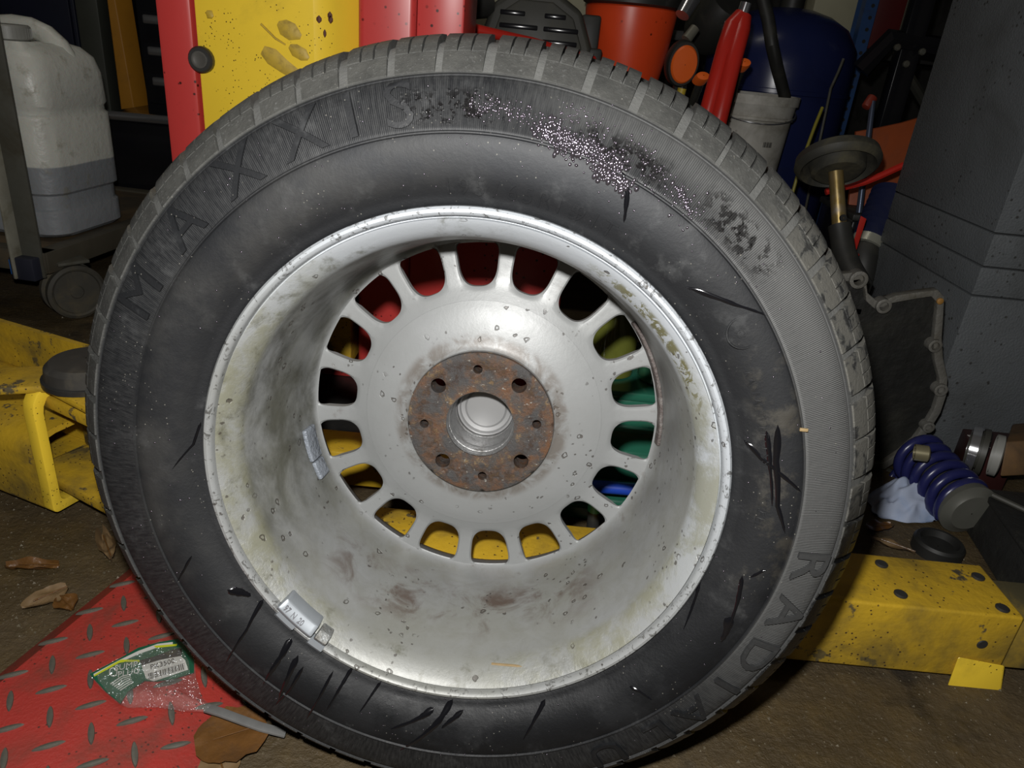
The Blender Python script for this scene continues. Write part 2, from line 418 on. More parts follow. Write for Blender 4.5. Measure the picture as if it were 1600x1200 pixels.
letters('RADIAL TUBELESS'.replace(' ', ''), spread('RADIALTUBELESS', p2w(1166, 660)[1], math.radians(1.35)), .008, .0007, .2150, sub=.01)
letters('e', [p2w(1165, 517)[1]], .013, .0008, .2225, sub=.01)
rr_, tt_ = p2w(1165, 517)
mb = MB(); mb.tube([Vector((.0105 * math.cos(a), 0, .0105 * math.sin(a))) + wl(.2225, tt_, sd_(.2225)) for a in [2 * PI * i / 24 for i in range(24)]], .0007, 6, closed=True).build('approval_ring', M_rub, tyre, local=True)
# oil runs on the sidewall
M_oil = NT('wet_black_oil').set(Base_Color=(.004, .004, .005), Roughness=.12, Specular_IOR_Level=.6)
def drip(pts, w):
    P = [p2w(*p) for p in pts]; fine = []
    for (ra, ta), (rb, tb) in zip(P, P[1:]):
        for k in range(5): fine.append((lerp(ra, rb, k / 5), lerp(ta, tb, k / 5)))
    fine.append(P[-1]); n = len(fine); mb = MB(); rings = []
    for i, (r, t) in enumerate(fine):
        a = fine[max(0, i - 1)]; b = fine[min(n - 1, i + 1)]
        A = wl(*a, 0); B = wl(*b, 0); tg = (B - A).normalized(); sd = Vector((-tg.z, 0, tg.x))
        u = i / (n - 1); ww = w * .5 * (min(1, (u / .14) ** .5) if u < .14 else lerp(1, .38, (u - .14) / .86)) * min(1, ((1 - u) / .06) ** .5 + .05)
        ww = max(.0003, ww) * .46; ww *= 1 + .45 * mnoise.noise(Vector((u * 6, w * 3000, P[0][1] * 9)))
        c = wl(r, t, 0); ring = []
        for k, (f, lift) in enumerate(((-1, -.0002), (-.5, .00055), (0, .0008), (.5, .00055), (1, -.0002))):
            q = c + sd * (ww * f); l = q - CL; rq = math.hypot(l.x, l.z)
            ring.append(Vector((q.x, CL.y + sd_(rq) - lift, q.z)))
        rings.append(ring)
    mb.loft(rings, False, False, closed=False); mb.build('oil_run', M_oil, tyre, 60, local=True)
for pts, w in (([(972, 268), (980, 300), (978, 322), (975, 348)], .010), ([(1072, 450), (1110, 462), (1150, 476), (1198, 492)], .009),
               ([(1166, 694), (1190, 718), (1222, 742), (1250, 766)], .011), ([(1214, 662), (1212, 720), (1214, 790), (1225, 830)], .012), ([(1197, 672), (1203, 730), (1206, 790)], .009),
               ([(404, 945), (385, 985), (352, 1038)], .008), ([(352, 925), (372, 935), (384, 942)], .016), ([(448, 1008), (440, 1025), (412, 1068)], .016), ([(462, 1030), (450, 1060), (436, 1092)], .012), ([(472, 1045), (455, 1075), (430, 1102)], .008),
               ([(516, 1058), (500, 1088), (480, 1122)], .008), ([(546, 1055), (530, 1078), (512, 1106)], .009), ([(590, 1080), (578, 1093), (562, 1112)], .006),
               ([(676, 1116), (655, 1125), (612, 1136)], .012), ([(704, 1108), (685, 1130), (660, 1148), (626, 1170)], .014), ([(722, 1120), (700, 1132), (690, 1138)], .009),
               ([(851, 1106), (835, 1128), (818, 1152)], .008), ([(984, 1076), (998, 1080), (1018, 1090)], .007), ([(1099, 918), (1090, 948), (1070, 992)], .006),
               ([(1160, 900), (1152, 940), (1132, 990)], .009), ([(1194, 888), (1184, 894), (1172, 901)], .008), ([(1140, 962), (1134, 985), (1126, 1000)], .016), ([(302, 668), (292, 702), (268, 734)], .006), ([(300, 868), (290, 888), (280, 905)], .006)):
    drip(pts, w)

M_drop = NT('oil_droplets'); M_drop.b.inputs['Specular Tint'].default_value = (.92, .78, 1, 1)
M_drop = M_drop.set(Base_Color=(.020, .018, .020), Roughness=.17, Specular_IOR_Level=1.)
mb = MB()
def bead(px, py, s):
    r, t = p2w(px, py); c = wl(r, t, sd_(r)); k = len(mb.v); n = 7; st = rnd.uniform(.8, 1.7); rd = Vector((math.cos(t), 0, math.sin(t))); tg = Vector((-rd.z, 0, rd.x))
    for h, q in ((.0, 1.), (.38, .86), (.62, .5)):
        for j in range(n): a = 2 * PI * j / n; mb.v.append(c + rd * (math.cos(a) * s * q * st) + tg * (math.sin(a) * s * q) + Vector((0, -h * s, 0)))
    mb.v.append(c + Vector((0, -.7 * s, 0)))
    for i in range(2):
        for j in range(n): a = k + i * n + j; b = k + i * n + (j + 1) % n; mb.f.append((a, b, b + n, a + n))
    for j in range(n): mb.f.append((k + 2 * n + j, k + 2 * n + (j + 1) % n, k + 3 * n))
for x0, y0, x1, y1, wd, cnt, sz in ((848, 196, 905, 238, 20, 330, .0011), (905, 225, 968, 262, 17, 260, .0011), (930, 262, 985, 296, 13, 150, .0013), (735, 160, 830, 185, 20, 150, .0007), (1058, 285, 1074, 330, 7, 50, .0009), (1000, 240, 1100, 350, 26, 90, .0007), (880, 170, 1000, 240, 30, 120, .0006)):
    for k in range(cnt):
        u = rnd.random(); bead(lerp(x0, x1, u) + rnd.gauss(0, wd * .5), lerp(y0, y1, u) + rnd.gauss(0, wd * .45), sz * rnd.uniform(.5, 1.4))
for k in range(260):
    a = rnd.uniform(0, 2 * PI); q = rnd.uniform(.200, .272); l = CW + Xl * (q * math.cos(a)) + Zl * (q * math.sin(a)); cc = RW.transposed() @ (l - Vector((0, 0, H))); bead(800 + F * cc.x / cc.z, 600 + F * cc.y / cc.z, rnd.uniform(.0003, .0007))
tag(mb.build('oil_droplets', M_drop, tyre, 80, local=True), kind='stuff')

# ---------------------------------------------------------------- alloy rim
def mat_rim():
    N = NT('stained_silver_rim'); v, x, d, z, r, t = polar(N)
    nb = N.noise(v, 13, 6, .6); nm = N.noise(v, 55, 7, .65, .5); nf = N.noise(v, 260, 5, .7)
    col = N.mix(nb, (.40, .405, .395), (.54, .55, .555))
    # general grime on barrel
    bar = N.band(r, .158, .1745, .002)
    gr = N.math('MULTIPLY', N.smooth(nm, .35, .75), .40)
    col = N.mix(N.mul(bar, gr), col, (.29, .285, .24))
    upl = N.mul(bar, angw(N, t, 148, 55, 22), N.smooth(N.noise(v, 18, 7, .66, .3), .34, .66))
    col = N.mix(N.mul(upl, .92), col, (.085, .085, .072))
    tint = N.mul(N.smooth(r, .158, .161), N.smooth(N.noise(v, 9, 5, .6), .35, .7)); col = N.mix(N.mul(tint, .35), col, (.33, .32, .22))
    brn = N.mul(N.band(d, .055, .110, .016), angw(N, t, 262, 40, 14), N.smooth(N.noise(v, 28, 6, .68, .6), .45, .66))
    col = N.mix(N.mul(brn, .85), col, (.15, .090, .065))
    rust2 = N.mul(N.smooth(r, .112, .150), N.band(d, .128, .150, .006), N.smooth(N.noise(v, 48, 5, .65), .58, .74))
    col = N.mix(N.mul(rust2, .6), col, (.17, .115, .085))
    col = N.mix(N.mul(N.smooth(r, .1715, .1735), angw(N, t, 55, 75, 30)), col, (.70, .735, .78))  # clean upper band, with the bluish flash highlight painted into its colour
    # corrosion under the lacquer of the bead flange
    fl_ = N.band(r, .1725, .1872, .0012)
    ol = N.mul(fl_, N.math('MAXIMUM', angw(N, t, 178, 52, 16), angw(N, t, 330, 52, 12)), N.smooth(N.noise(v, 30, 8, .68, .2), .36, .62))
    col = N.mix(N.mul(ol, .7), col, (.33, .32, .20))
    od = N.mul(fl_, N.math('MAXIMUM', angw(N, t, 130, 50, 20), angw(N, t, 235, 60, 20)), N.smooth(N.noise(v, 45, 8, .7, .3), .50, .72))
    col = N.mix(N.mul(od, .75), col, (.15, .145, .09))
    ob = N.mul(N.band(r, .1745, .1815, .0015), angw(N, t, 36, 18, 8), N.smooth(N.noise(v, 90, 6, .7, 1.5), .47, .53))
    col = N.mix(N.mul(ob, .9), col, (.20, .18, .05))
    # chips on the lip
    ch = N.mul(N.smooth(r, .1875, .1885), N.smooth(N.noise(v, 150, 5, .7, 1.), .55, .62))
    col = N.mix(N.mul(ch, .8), col, (.10, .095, .085))
    # pits and specks
    vd = N.vmath('ADD', v, N.vmath('MULTIPLY', N.noisec(v, 160), (.006, .006, .006))); vo = N.voro(vd, 70); rim_ = N.mul(N.band(vo, .10, .17, .02), N.smooth(N.noise(v, 17, 2), .49, .57))
    col = N.mix(N.mul(rim_, .75), col, (.09, .07, .055))
    sp = N.mul(N.smooth(N.voro(vd, 130), .20, .12), N.smooth(N.noise(v, 21, 2), .52, .60))
    col = N.mix(N.mul(sp, .75), col, (.07, .055, .045))
    hb = N.mul(N.band(r, .064, .078, .004), N.smooth(nm, .35, .60)); col = N.mix(N.mul(hb, .65), col, (.17, .125, .09))
    N.bump(N.math('ADD', N.math('MULTIPLY', nf, .3), N.math('ADD', N.math('MULTIPLY', ol, .8), N.math('MULTIPLY', rim_, -1.2))), .0006, .8)
    return N.set(Base_Color=N.scale(col, (.465, .470, .470)), Roughness=N.mixf(nm, .36, .54), Metallic=.12, Specular_IOR_Level=.5)
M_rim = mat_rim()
BAR = [(.016, .1865), (.0150, .1900), (.0110, .1932), (.0060, .1948), (.0020, .1944), (.0000, .1928), (-.0003, .1908), (.0010, .1892), (.0034, .1882), (.0085, .1877), (.0085, .1868), (.0040, .1861), (.0052, .1846), (.0085, .1818), (.0130, .1782), (.0180, .1752), (.0235, .1730), (.030, .1716), (.036, .1708), (.045, .1690), (.060, .1668), (.080, .1650), (.100, .1636), (.115, .1626), (.128, .1617), (.136, .1606), (.141, .1588), (.1445, .1568), (.1455, .1555)]
BARo = [(.158, .1600), (.174, .1680), (.186, .1800), (.190, .1905), (.186, .1945), (.180, .192), (.174, .183), (.160, .1775), (.125, .170), (.06, .174), (.030, .178), (.018, .1825), (.016, .1865)]
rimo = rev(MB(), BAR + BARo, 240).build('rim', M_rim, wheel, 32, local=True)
DD = [(.0655, .1245), (.068, .1262), (.073, .1275), (.082, .1290), (.092, .1312), (.100, .1335), (.107, .1360), (.113, .1385), (.119, .1408), (.126, .1425), (.135, .1435), (.145, .1440), (.1575, .1443)]
dep = lambda r: interp(DD, r)
mb = MB(); NW_ = 18; sec = 2 * PI / NW_; r_in, r_out = .107, .1590; K = 72; RG = 5
def win_pt(k):      # outline of one opening in (angle, radius)
    a = 2 * PI * k / K; ca, sa = math.cos(a), math.sin(a); e = 2 / 2.7 if sa < 0 else 2 / 4.5
    u = math.copysign(abs(ca) ** e, ca); w = math.copysign(abs(sa) ** e, sa)
    r = .1376 + w * .0196; hw = lerp(.0146, .0200, (w + 1) / 2)
    return u * hw / r, r
def sec_pt(k):      # outline of the sector, matched by direction
    a = 2 * PI * k / K; ca, sa = math.cos(a), math.sin(a); m = max(abs(ca), abs(sa))
    return ca / m * sec / 2, lerp(r_in, r_out, (sa / m + 1) / 2)
for s_ in range(NW_):
    tc = PI / 2 + s_ * sec; k0 = len(mb.v)
    for lay in range(RG + 1):
        f = lay / RG
        for k in range(K):
            (a0, q0), (a1, q1) = win_pt(k), sec_pt(k)
            a, q = lerp(a0, a1, f), lerp(q0, q1, f)
            edge = .0016 * max(0, 1 - f * 3.5) ** 2
            mb.v.append(wl(q, tc + a, dep(q) + edge))
    for lay in range(RG):
        for k in range(K):
            a = k0 + lay * K + k; b = k0 + lay * K + (k + 1) % K; mb.f.append((a, b, b + K, a + K))
    k1 = len(mb.v)                                             # walls of the opening and the outer face
    for f, dz, grow in ((0, .002, .0), (0, .009, -.02), (1, .009, 0)):
        for k in range(K):
            (a0, q0), (a1, q1) = win_pt(k), sec_pt(k); a, q = lerp(a0, a1, f - (grow if f == 0 else 0)), lerp(q0, q1, f - (grow if f == 0 else 0))
            mb.v.append(wl(q, tc + a, dep(q) + dz * max(.25, min(1, (.1555 - q) / .008))))
    for k in range(K):
        b = (k + 1) % K
        mb.f.append((k0 + k, k1 + k, k1 + b, k0 + b)); mb.f.append((k1 + k, k1 + K + k, k1 + K + b, k1 + b)); mb.f.append((k1 + K + k, k1 + 2 * K + k, k1 + 2 * K + b, k1 + K + b))
NS = NW_ * 9
ring_ = [(dep(r), r) for r in (.10694, .1045, .102, .100, .096, .092, .087, .082, .0775, .073, .070, .068, .0655)] + [(.1180, .0640), (.119, .060), (.142, .062), (.152, .107)]
rev(mb, ring_, NS)
disc = mb.build('wheel_disc', M_rim, rimo, 28, local=True)
# rusty hub face with bolt holes
def mat_rust():
    N = NT('rusty_hub_face'); v, x, d, z, r, t = polar(N)
    a = N.noise(v, 60, 8, .68, .4); b = N.noise(v, 150, 6, .7); c = N.noise(v, 400, 4, .7)
    col = N.mix(N.smooth(a, .40, .66), (.100, .088, .080), (.20, .095, .045))
    col = N.mix(N.smooth(b, .53, .66), col, (.30, .20, .10))
    col = N.mix(N.smooth(N.noise(v, 46, 5, .6), .47, .60), col, (.095, .090, .088))
    col = N.mix(N.smooth(N.noise(v, 230, 4, .6), .64, .70), col, (.42, .41, .37))
    dk = N.mul(N.smooth(N.math('ABSOLUTE', N.math('SUBTRACT', r, .050)), .014, .004), N.smooth(b, .44, .60))
    col = N.mix(N.mul(dk, .75), col, (.055, .026, .014))
    N.bump(N.math('ADD', N.math('MULTIPLY', b, .8), c), .0012)
    return N.set(Base_Color=N.scale(col, .54), Roughness=.68, Metallic=.1, Specular_IOR_Level=.35)
M_rust = mat_rust()
mb = MB(); K = 40
def hub_sector(tc, hr, rin=.0302, rout=.0648, rc=.0500, dtop=.1165):
    def hole(k): a = 2 * PI * k / K; return rc * 0 + math.cos(a) * hr, rc + math.sin(a) * hr      # (tangential, radial)
    def outl(k):
        a = 2 * PI * k / K; ca, sa = math.cos(a), math.sin(a); m = max(abs(ca), abs(sa)); return ca / m, lerp(rin, rout, (sa / m + 1) / 2)
    k0 = len(mb.v); RG = 3
    for lay in range(RG + 1):
        f = lay / RG
        for k in range(K):
            hx, hy = hole(k); u, q1 = outl(k); a1 = u * PI / 8
            r0 = math.hypot(hx, hy); a0 = math.atan2(hx, hy)
            a, q = lerp(a0, a1, f), lerp(r0, q1, f)
            dd = dtop + (.0012 if lay == 0 else 0) + (.0012 if q > .0642 else 0)
            mb.v.append(wl(q, tc - a, dd))
    for lay in range(RG):
        for k in range(K):
            a = k0 + lay * K + k; b = k0 + lay * K + (k + 1) % K; mb.f.append((a, b, b + K, a + K))
    k1 = len(mb.v)
    for k in range(K):
        hx, hy = hole(k); mb.v.append(wl(math.hypot(hx, hy), tc - math.atan2(hx, hy), dtop + .022))
    for k in range(K): b = (k + 1) % K; mb.f.append((k0 + k, k1 + k, k1 + b, k0 + b))
    return k0
for q in range(8): hub_sector(PI / 4 + q * PI / 4 , .0067 if q % 2 == 0 else .0040)
rev(mb, [(.1177, .0648), (.1280, .0652)], 120)
hub = mb.build('hub_face', M_rust, rimo, 28, local=True)
M_bore = mk('bare_alloy_bore', (.26, .26, .26), .38, .7, var=.4, vscale=60, dirt=(.10, .09, .08), dirt_amt=.4, dscale=60, bump=.0008, bscale=500)
rev(MB(), [(.1175, .0302), (.1190, .0292), (.124, .0292), (.1245, .0284), (.133, .0284), (.134, .0278), (.155, .0278), (.156, .0268), (.162, .0268)], 72).build('centre_bore', M_bore, rimo, 28, local=True)
M_cap = mk('satin_cap', (.32, .32, .32), .42, .6, var=.1)
rev(MB(), [(.1605, .0272), (.1585, .0262), (.1585, .0245), (.1620, .0235), (.1625, .0200), (.1612, .0180), (.1612, .0001)], 64).build('centre_cap', M_cap, wheel, 28, local=True)
# wheel weights
M_zinc = mk('zinc_weight', (.26, .28, .30), .45, .35, var=.12, vscale=60)
M_zdirty = mk('dirty_zinc', (.22, .23, .23), .38, .4, var=.35, vscale=120, dirt=(.12, .11, .09), dirt_amt=.45, dscale=80, bump=.0015, bscale=350)
def weight(t0, t1, ri, ro, d0, d1, mat, bev=.0012):
    mb = MB(); rev(mb, [(d0 + .0045, ri), (d0 - .0015, ro - .004), (d0 + .001, ro), (d1, ro), (d1 + .004, ri)], 10, t0, t1, close=True)
    return mb.build('balance_weight', mat, rimo, 25, bev=bev, local=True)
tA = p2w(436, 945, 0)[1] % (2 * PI); tB = p2w(487, 992, 0)[1] % (2 * PI); tm = (tA + tB) / 2
wgt = weight(tA, tB, .1768, .1882, -.0035, .011, M_zinc)
for (px, py), g in (((452, 948), '97'), ((461, 959), 'N'), ((470, 970), '20')):
    vs, fs = text_geo(g, .0052, .5); mb = MB(); t = p2w(px, py, 0)[1]; tg = Vector((-math.sin(t), 0, math.cos(t))); rd = Vector((math.cos(t), 0, math.sin(t)))
    base = wl(.1812, t, -.0030)
    for q in vs: mb.v.append(base + tg * q.x - rd * q.y + Vector((0, -q.z * .0010 + q.y * .81, 0)))
    mb.f = fs
    mb.build('weight_numeral', mk('numeral_recess_' + g, (.10, .10, .11), .5), rimo, 0, local=True)
def clip(px, py, wdeg):
    t = p2w(px, py, 0)[1]; a = math.radians(wdeg); mb = MB()
    rev(mb, [(.004, .1878), (-.0016, .1890), (-.0022, .1925), (.0005, .1962), (.004, .1962), (.001, .192)], 6, t - a, t + a, close=True); mb.build('weight_clip', M_zinc, rimo, 30, local=True)
clip(443, 972, 2.7); clip(491, 1010, 2.0)
tC = p2w(496, 990, 0)[1] % (2 * PI); tD = p2w(510, 1006, 0)[1] % (2 * PI)
weight(tC, tD, .1790, .1880, -.0015, .010, M_zdirty)
def stick(t0, t1, d0, d1, mat, th=.004, name='stick_on_weight'):
    mb = MB(); n = 8; rp = lambda d: interp([(a, b) for a, b in BAR[11:]], d)
    rev(mb, [(d0, rp(d0)), (d0, rp(d0) - th), (d1, rp(d1) - th), (d1, rp(d1))], n, t0, t1, close=True); return mb.build(name, mat, rimo, 25, bev=.001, local=True)
M_lead = mk('grey_lead', (.20, .22, .25), .5, .2, var=.3, vscale=90, bump=.002, bscale=300)
tE = p2w(486, 668, .125)[1] % (2 * PI); tF = p2w(500, 715, .125)[1] % (2 * PI); tG = p2w(512, 742, .125)[1] % (2 * PI)
stick(tE, tF, .116, .135, M_lead); stick(tF + .01, tG, .118, .135, M_lead)
M_gum = mk('old_adhesive', (.075, .060, .055), .6, 0, var=.4, vscale=200, dirt=(.22, .21, .2), dirt_amt=.35, dscale=150, bump=.002, bscale=400)
stick(p2w(1014, 690, .14)[1], p2w(968, 515, .14)[1], .132, .140, M_gum, .003, 'adhesive_residue')

# ================================================================== vehicle lift
yel = dict(dirt=(.07, .052, .016), specks=(.03, .02, .01))
M_yel = mk('yellow_lift_paint', (.82, .57, .040), .40, var=.08, dirt_amt=.28, dscale=7, sscale=210, speck_amt=.55, **yel)
M_yeld = mk('scraped_yellow_paint', (.50, .315, .020), .45, var=.12, dirt=(.12, .085, .02), dirt_amt=.42, dscale=11, specks=(.035, .02, .012), sscale=150, speck_amt=.65, wear=(.085, .07, .04), wear_amt=.63, wscale=20, bump=.001, bscale=90)
M_red = mk('red_lift_paint', (.47, .042, .038), .34, var=.08, dirt=(.10, .016, .012), dirt_amt=.22, dscale=6, specks=(.05, .01, .008), sscale=90, speck_amt=.6)
M_blackm = mk('black_oxide_steel', (.035, .034, .032), .42, .3, var=.35, vscale=70)
M_grease_hole = mk('black_grease_hole_shade', (.012, .012, .011), .55)  # grease, and the painted dark of the rack and tube holes
YP = 1.05
col_ = empty('lift_column', (-.30, 1.16, 0), 'red steel lift column standing behind the tyre', 'lift column')
def wallX(mb, x0, x1, y0, y1, z0, z1): return mb.box(((x0 + x1) / 2, (y0 + y1) / 2, (z0 + z1) / 2), (x1 - x0, y1 - y0, z1 - z0))
wallX(MB(), -.508, -.461, YP, YP + .20, .012, 2.4).build('left_channel', M_red, col_, bev=.006)
wallX(MB(), -.247, -.171, YP + .012, YP + .20, .012, 2.4).build('right_channel', M_red, col_, bev=.009, seg=4)
wallX(MB(), -.171, -.108, YP + .020, YP + .20, .012, 2.4).build('cable_cover', M_red, col_, bev=.004)
wallX(MB(), -.106, .062, YP + .03, YP + .19, .012, .42).build('power_unit_box', M_red, col_, bev=.008)
wallX(MB(), -.50, -.12, YP + .20, YP + .22, .012, 2.4).build('back_plate', M_red, col_, bev=.003)
wallX(MB(), -.60, -.02, YP - .02, YP + .34, 0, .012).build('base_plate', M_blackm, col_, bev=.002)
car_ = empty('lift_carriage', (-.36, 1.10, .13), 'yellow sliding lift carriage with a dark bolt on the red column', 'lift carriage')
mb = MB(); zz0, zz1 = .30, 1.25
poly = [(-.458, YP + .12), (-.458, YP + .004), (-.300, YP - .004), (-.288, YP + .002), (-.276, YP + .016), (-.250, YP + .05), (-.250, YP + .12)]
mb.loft([[Vector((x, y, z)) for x, y in poly] for z in (zz0, zz1)]); mb.build('slider', M_yel, car_, 25, bev=.003)
wallX(MB(), -.455, -.255, YP + .005, YP + .12, .125, .300).build('arm_bracket', M_yeld, car_, bev=.004)
bc = W(317, 93, YP - .002)
bolt = MB().lathe([(0, .0150), (.003, .0165), (.010, .0165), (.013, .0145)], bc + Vector((0, .002, 0)), (.0, -1, .0), 20, False, True).build('bolt_head', M_blackm, car_, 30)
MB().lathe([(.012, .0105), (.0142, .0105), (.0144, .0085), (.0138, .0070)], bc + Vector((0, .002, 0)), (0, -1, 0), 20, True, True).build('bolt_mark', mk('worn_bolt_end', (.10, .095, .085), .4, .4), bolt, 30)
# finger smears of grease, a thin film lying on the paint
M_smear = mk('grease_smear', (.46, .31, .030), .5, var=.2, vscale=120, dirt=(.24, .16, .025), dirt_amt=.4, dscale=90)
def film(name, pts, wd, Y, parent, mat):
    mb = MB(); rings = []
    for i, (px, py) in enumerate(pts):
        a = W(*pts[max(0, i - 1)], Y); b = W(*pts[min(len(pts) - 1, i + 1)], Y); tg = (b - a).normalized(); sd = Vector((-tg.z, 0, tg.x)); c = W(px, py, Y)
        w = wd[i] / 2; rings.append([c - sd * w + Vector((0, .0012, 0)), c - sd * w * .6, c + sd * w * .6, c + sd * w + Vector((0, .0012, 0))])
    mb.loft(rings, False, False, closed=False); return mb.build(name, mat, parent, 60)
for pts, wd in (([(434, 36), (442, 42), (456, 50), (470, 58)], (.006, .020, .022, .006)), ([(452, 72), (460, 78), (474, 86), (482, 92)], (.006, .016, .016, .005)), ([(410, 78), (424, 88), (444, 104), (470, 122)], (.012, .022, .018, .014)), ([(407, 37), (418, 48), (430, 60), (446, 70)], (.003, .003, .003, .002)), ([(322, 18), (327, 22), (332, 27)], (.004, .012, .004))):
    film('grease_smear', pts, wd, YP - .0052, car_, M_smear)
M_chip = mk('chipped_primer', (.09, .03, .015), .7)
for px, py, w in ((498, 30, .007), (515, 24, .006), (516, 30, .006), (507, 52, .004)): film('paint_chip', [(px, py - 6), (px, py - 2), (px, py + 2), (px, py + 6)], (.001, w, w, .001), YP - .0055 if px < 510 else YP - .0035, car_, M_chip)

# right arm: square tube lying low behind the tyre
arm = empty('lift_beam', (.30, .675, 0), 'scraped yellow lift arm on the floor to the right of the tyre', 'lift arm')
ax0, ax1, ay0, ay1, az0, az1 = -.36, .572, .632, .722, .010, .1005
mb = MB(); w_ = .007
sect = lambda g: [(ay0 + g, az0 + g), (ay1 - g, az0 + g), (ay1 - g, az1 - g), (ay0 + g, az1 - g)]
rings = [[Vector((x, y, z)) for y, z in sect(g)] for x, g in ((ax0, w_), (ax0, 0), (ax1, 0), (ax1, w_), (ax1 - .12, w_))]
mb.loft(rings, True, True); mb.build('outer_tube', M_yeld, arm, 35, bev=.005, seg=3)
wallX(MB(), ax1 - .10, ax1 + .20, ay0 + .010, ay1 - .010, az0 + .010, az1 - .012).build('inner_tube', mk('grimy_yellow', (.40, .26, .03), .5, var=.2, dirt=(.06, .05, .02), dirt_amt=.6, dscale=14), arm, 35, bev=.003)
p = W(1485, 1030, ay0 - .002); q = W(1568, 1042, ay0 - .002)
mb = MB(); mb.hexa([W(1474, 1088, ay0 - .004), W(1562, 1096, ay0 - .004), W(1562, 1096, ay0 + .004), W(1474, 1088, ay0 + .004)], [W(1497, 1026, ay0 - .004), W(1570, 1040, ay0 - .004), W(1570, 1040, ay0 + .004), W(1497, 1026, ay0 + .004)])
mb.build('weld_tab', M_yel, arm, 35, bev=.002)
mb.v = []; 
def boltflat(px, py, z, r=.0072):
    c = Wz(px, py, z); MB().lathe([(-.004, r), (.0015, r), (.0025, r * .8)], c, (0, 0, 1), 16, False, True).build('countersunk_screw', M_blackm, arm, 30)
for px, py in ((1377, 882), (1407, 929), (1528, 902), (1566, 951)): boltflat(px, py, az1)
c = W(1534, 1006, ay0 + .001); MB().lathe([(-.004, .006), (.0012, .006), (.002, .005)], c, (0, -1, 0), 14, False, True).build('rivet', M_blackm, arm, 30)
# left arm: open-ended channel, inner arm and pad
larm = empty('lift_beam', (-.75, .82, 0), 'yellow lift arm with an open channel end left of the tyre', 'lift arm')
A0 = W(85, 803, .752); zt = .192
X = Vector((-.94, .345, 0)).normalized(); Yv = Vector((.345, .94, 0)).normalized(); Zv = Vector((0, 0, 1))
def lpt(a, b, z): return Vector((A0.x, A0.y, 0)) + X * a + Yv * b + Vector((0, 0, z))
def ch_ring(a, g, zt=zt):
    pts = []; r = .030 - g * .6
    y0, y1, z0, z1 = g, .15 - g, .018 + g, zt - g
    for cy, cz, s0 in ((y0 + r, z1 - r, 90), (y0 + .008, z0 + .008, 180), (y1 - .008, z0 + .008, 270), (y1 - r, z1 - r, 0)):
        rr = r if cz > .06 else .008
        for k in range(5):
            t = math.radians(s0 + 90 * k / 4); pts.append(lpt(a, cy + rr * math.cos(t), cz + rr * math.sin(t)))
    return pts
mb = MB(); mb.loft([ch_ring(a, g, .124) for a, g in ((.75, 0), (.016, 0), (.016, .008), (.30, .008))], True, True); mb.build('outer_channel', M_yeld, larm, 40)
mb = MB(); mb.loft([ch_ring(a, g) for a, g in ((.018, .013), (.018, 0), (0, 0), (0, .013), (.018, .013))], False, False); mb.build('end_collar', M_yel, larm, 30, bev=.0015)
mb = MB(); mb.loft([[lpt(a, b, z) for b, z in ((.134, .03), (.142, .03), (.142, .185), (.134, .185))] for a in (.016, .30)]); mb.build('back_web', M_yeld, larm, 30)
# inner arm sliding out of the channel
d2 = (Wz(160, 797, .045) - Wz(95, 762, .045)).normalized(); s2 = Vector((-d2.y, d2.x, 0)); o2 = Wz(95, 762, .045)
mb = MB()
for z0, z1, b0, b1 in ((.040, .054, 0, .085), (.160, .176, 0, .085), (.054, .160, .073, .085)):
    c = o2 + d2 * .035 + s2 * ((b0 + b1) / 2); c.z = (z0 + z1) / 2
    mb.box(c, (.19, b1 - b0, z1 - z0), (d2, s2, Zv))
mb.build('inner_channel', M_yeld, larm, 30, bev=.003)
mb = MB()
T = [Wz(-60, 577, .193), Wz(140, 566, .193), Wz(140, 640, .193), Wz(70, 603, .193), Wz(-60, 609, .193)]
mb.loft([T, [v - Vector((0, 0, .010)) for v in T]]); mb.build('top_plate', M_yeld, larm, 30, bev=.003)
pc = Wz(140, 592, .1935)
wallX(MB(), -.46, -.075, .855, .915, .035, .088).build('rear_link', M_yeld, larm, 30, bev=.004)
pad = empty('lift_pad', pc, 'round black rubber lift pad on the left yellow arm', 'pad')
MB().lathe([(0, .046), (.004, .048), (.020, .046), (.026, .040), (.028, .001)], pc, (0, 0, 1), 36, True, False).build('rubber_disc', mk('old_black_rubber', (.030, .028, .024), .7, var=.4, vscale=60, dirt=(.08, .07, .05), dirt_amt=.35, dscale=30), pad, 30)
MB().lathe([(0, .051), (.006, .051), (.007, .048)], pc, (0, 0, 1), 36, True, True).build('steel_cup', M_blackm, pad, 30)

# ================================================================== red tread-plate cover in the lower left
pb = Vector((.25, .968, 0)).normalized(); pa = Vector((pb.y, -pb.x, 0))
PO = Vector((-.476, .522, 0)); HP = .022
cover = empty('tread_plate_cover', PO + pa * .13, 'red tread-plate floor cover under the tyre in the lower left', 'floor cover')
M_plate = mk('worn_red_plate', (.29, .027, .021), .40, var=.12, vscale=20, dirt=(.045, .034, .021), dirt_amt=.39, dscale=13, specks=(.06, .02, .015), sscale=160, speck_amt=.6, bump=.0006, bscale=300)
M_lug = mk('bare_steel_lug', (.12, .116, .096), .45, .45, var=.35, vscale=120, dirt=(.06, .05, .035), dirt_amt=.35, dscale=60)
sec_ = [(0.0, .0), (.030, HP), (.172, HP), (.262, .002), (.262, 0), (.172, HP - .004), (.030, HP - .004), (.004, 0)]
def pp(v, u, z): return PO + pa * v + pb * u + Vector((0, 0, z))
u0, u1 = -.32, .19
mb = MB(); mb.loft([[pp(v, u, max(z, .0004)) for v, z in sec_] for u in (u0, u1)]); mb.build('plate', M_plate, cover, 25)
mb = MB(); ln, wd, hh = .0135, .0030, .0019; top = []
K = 12
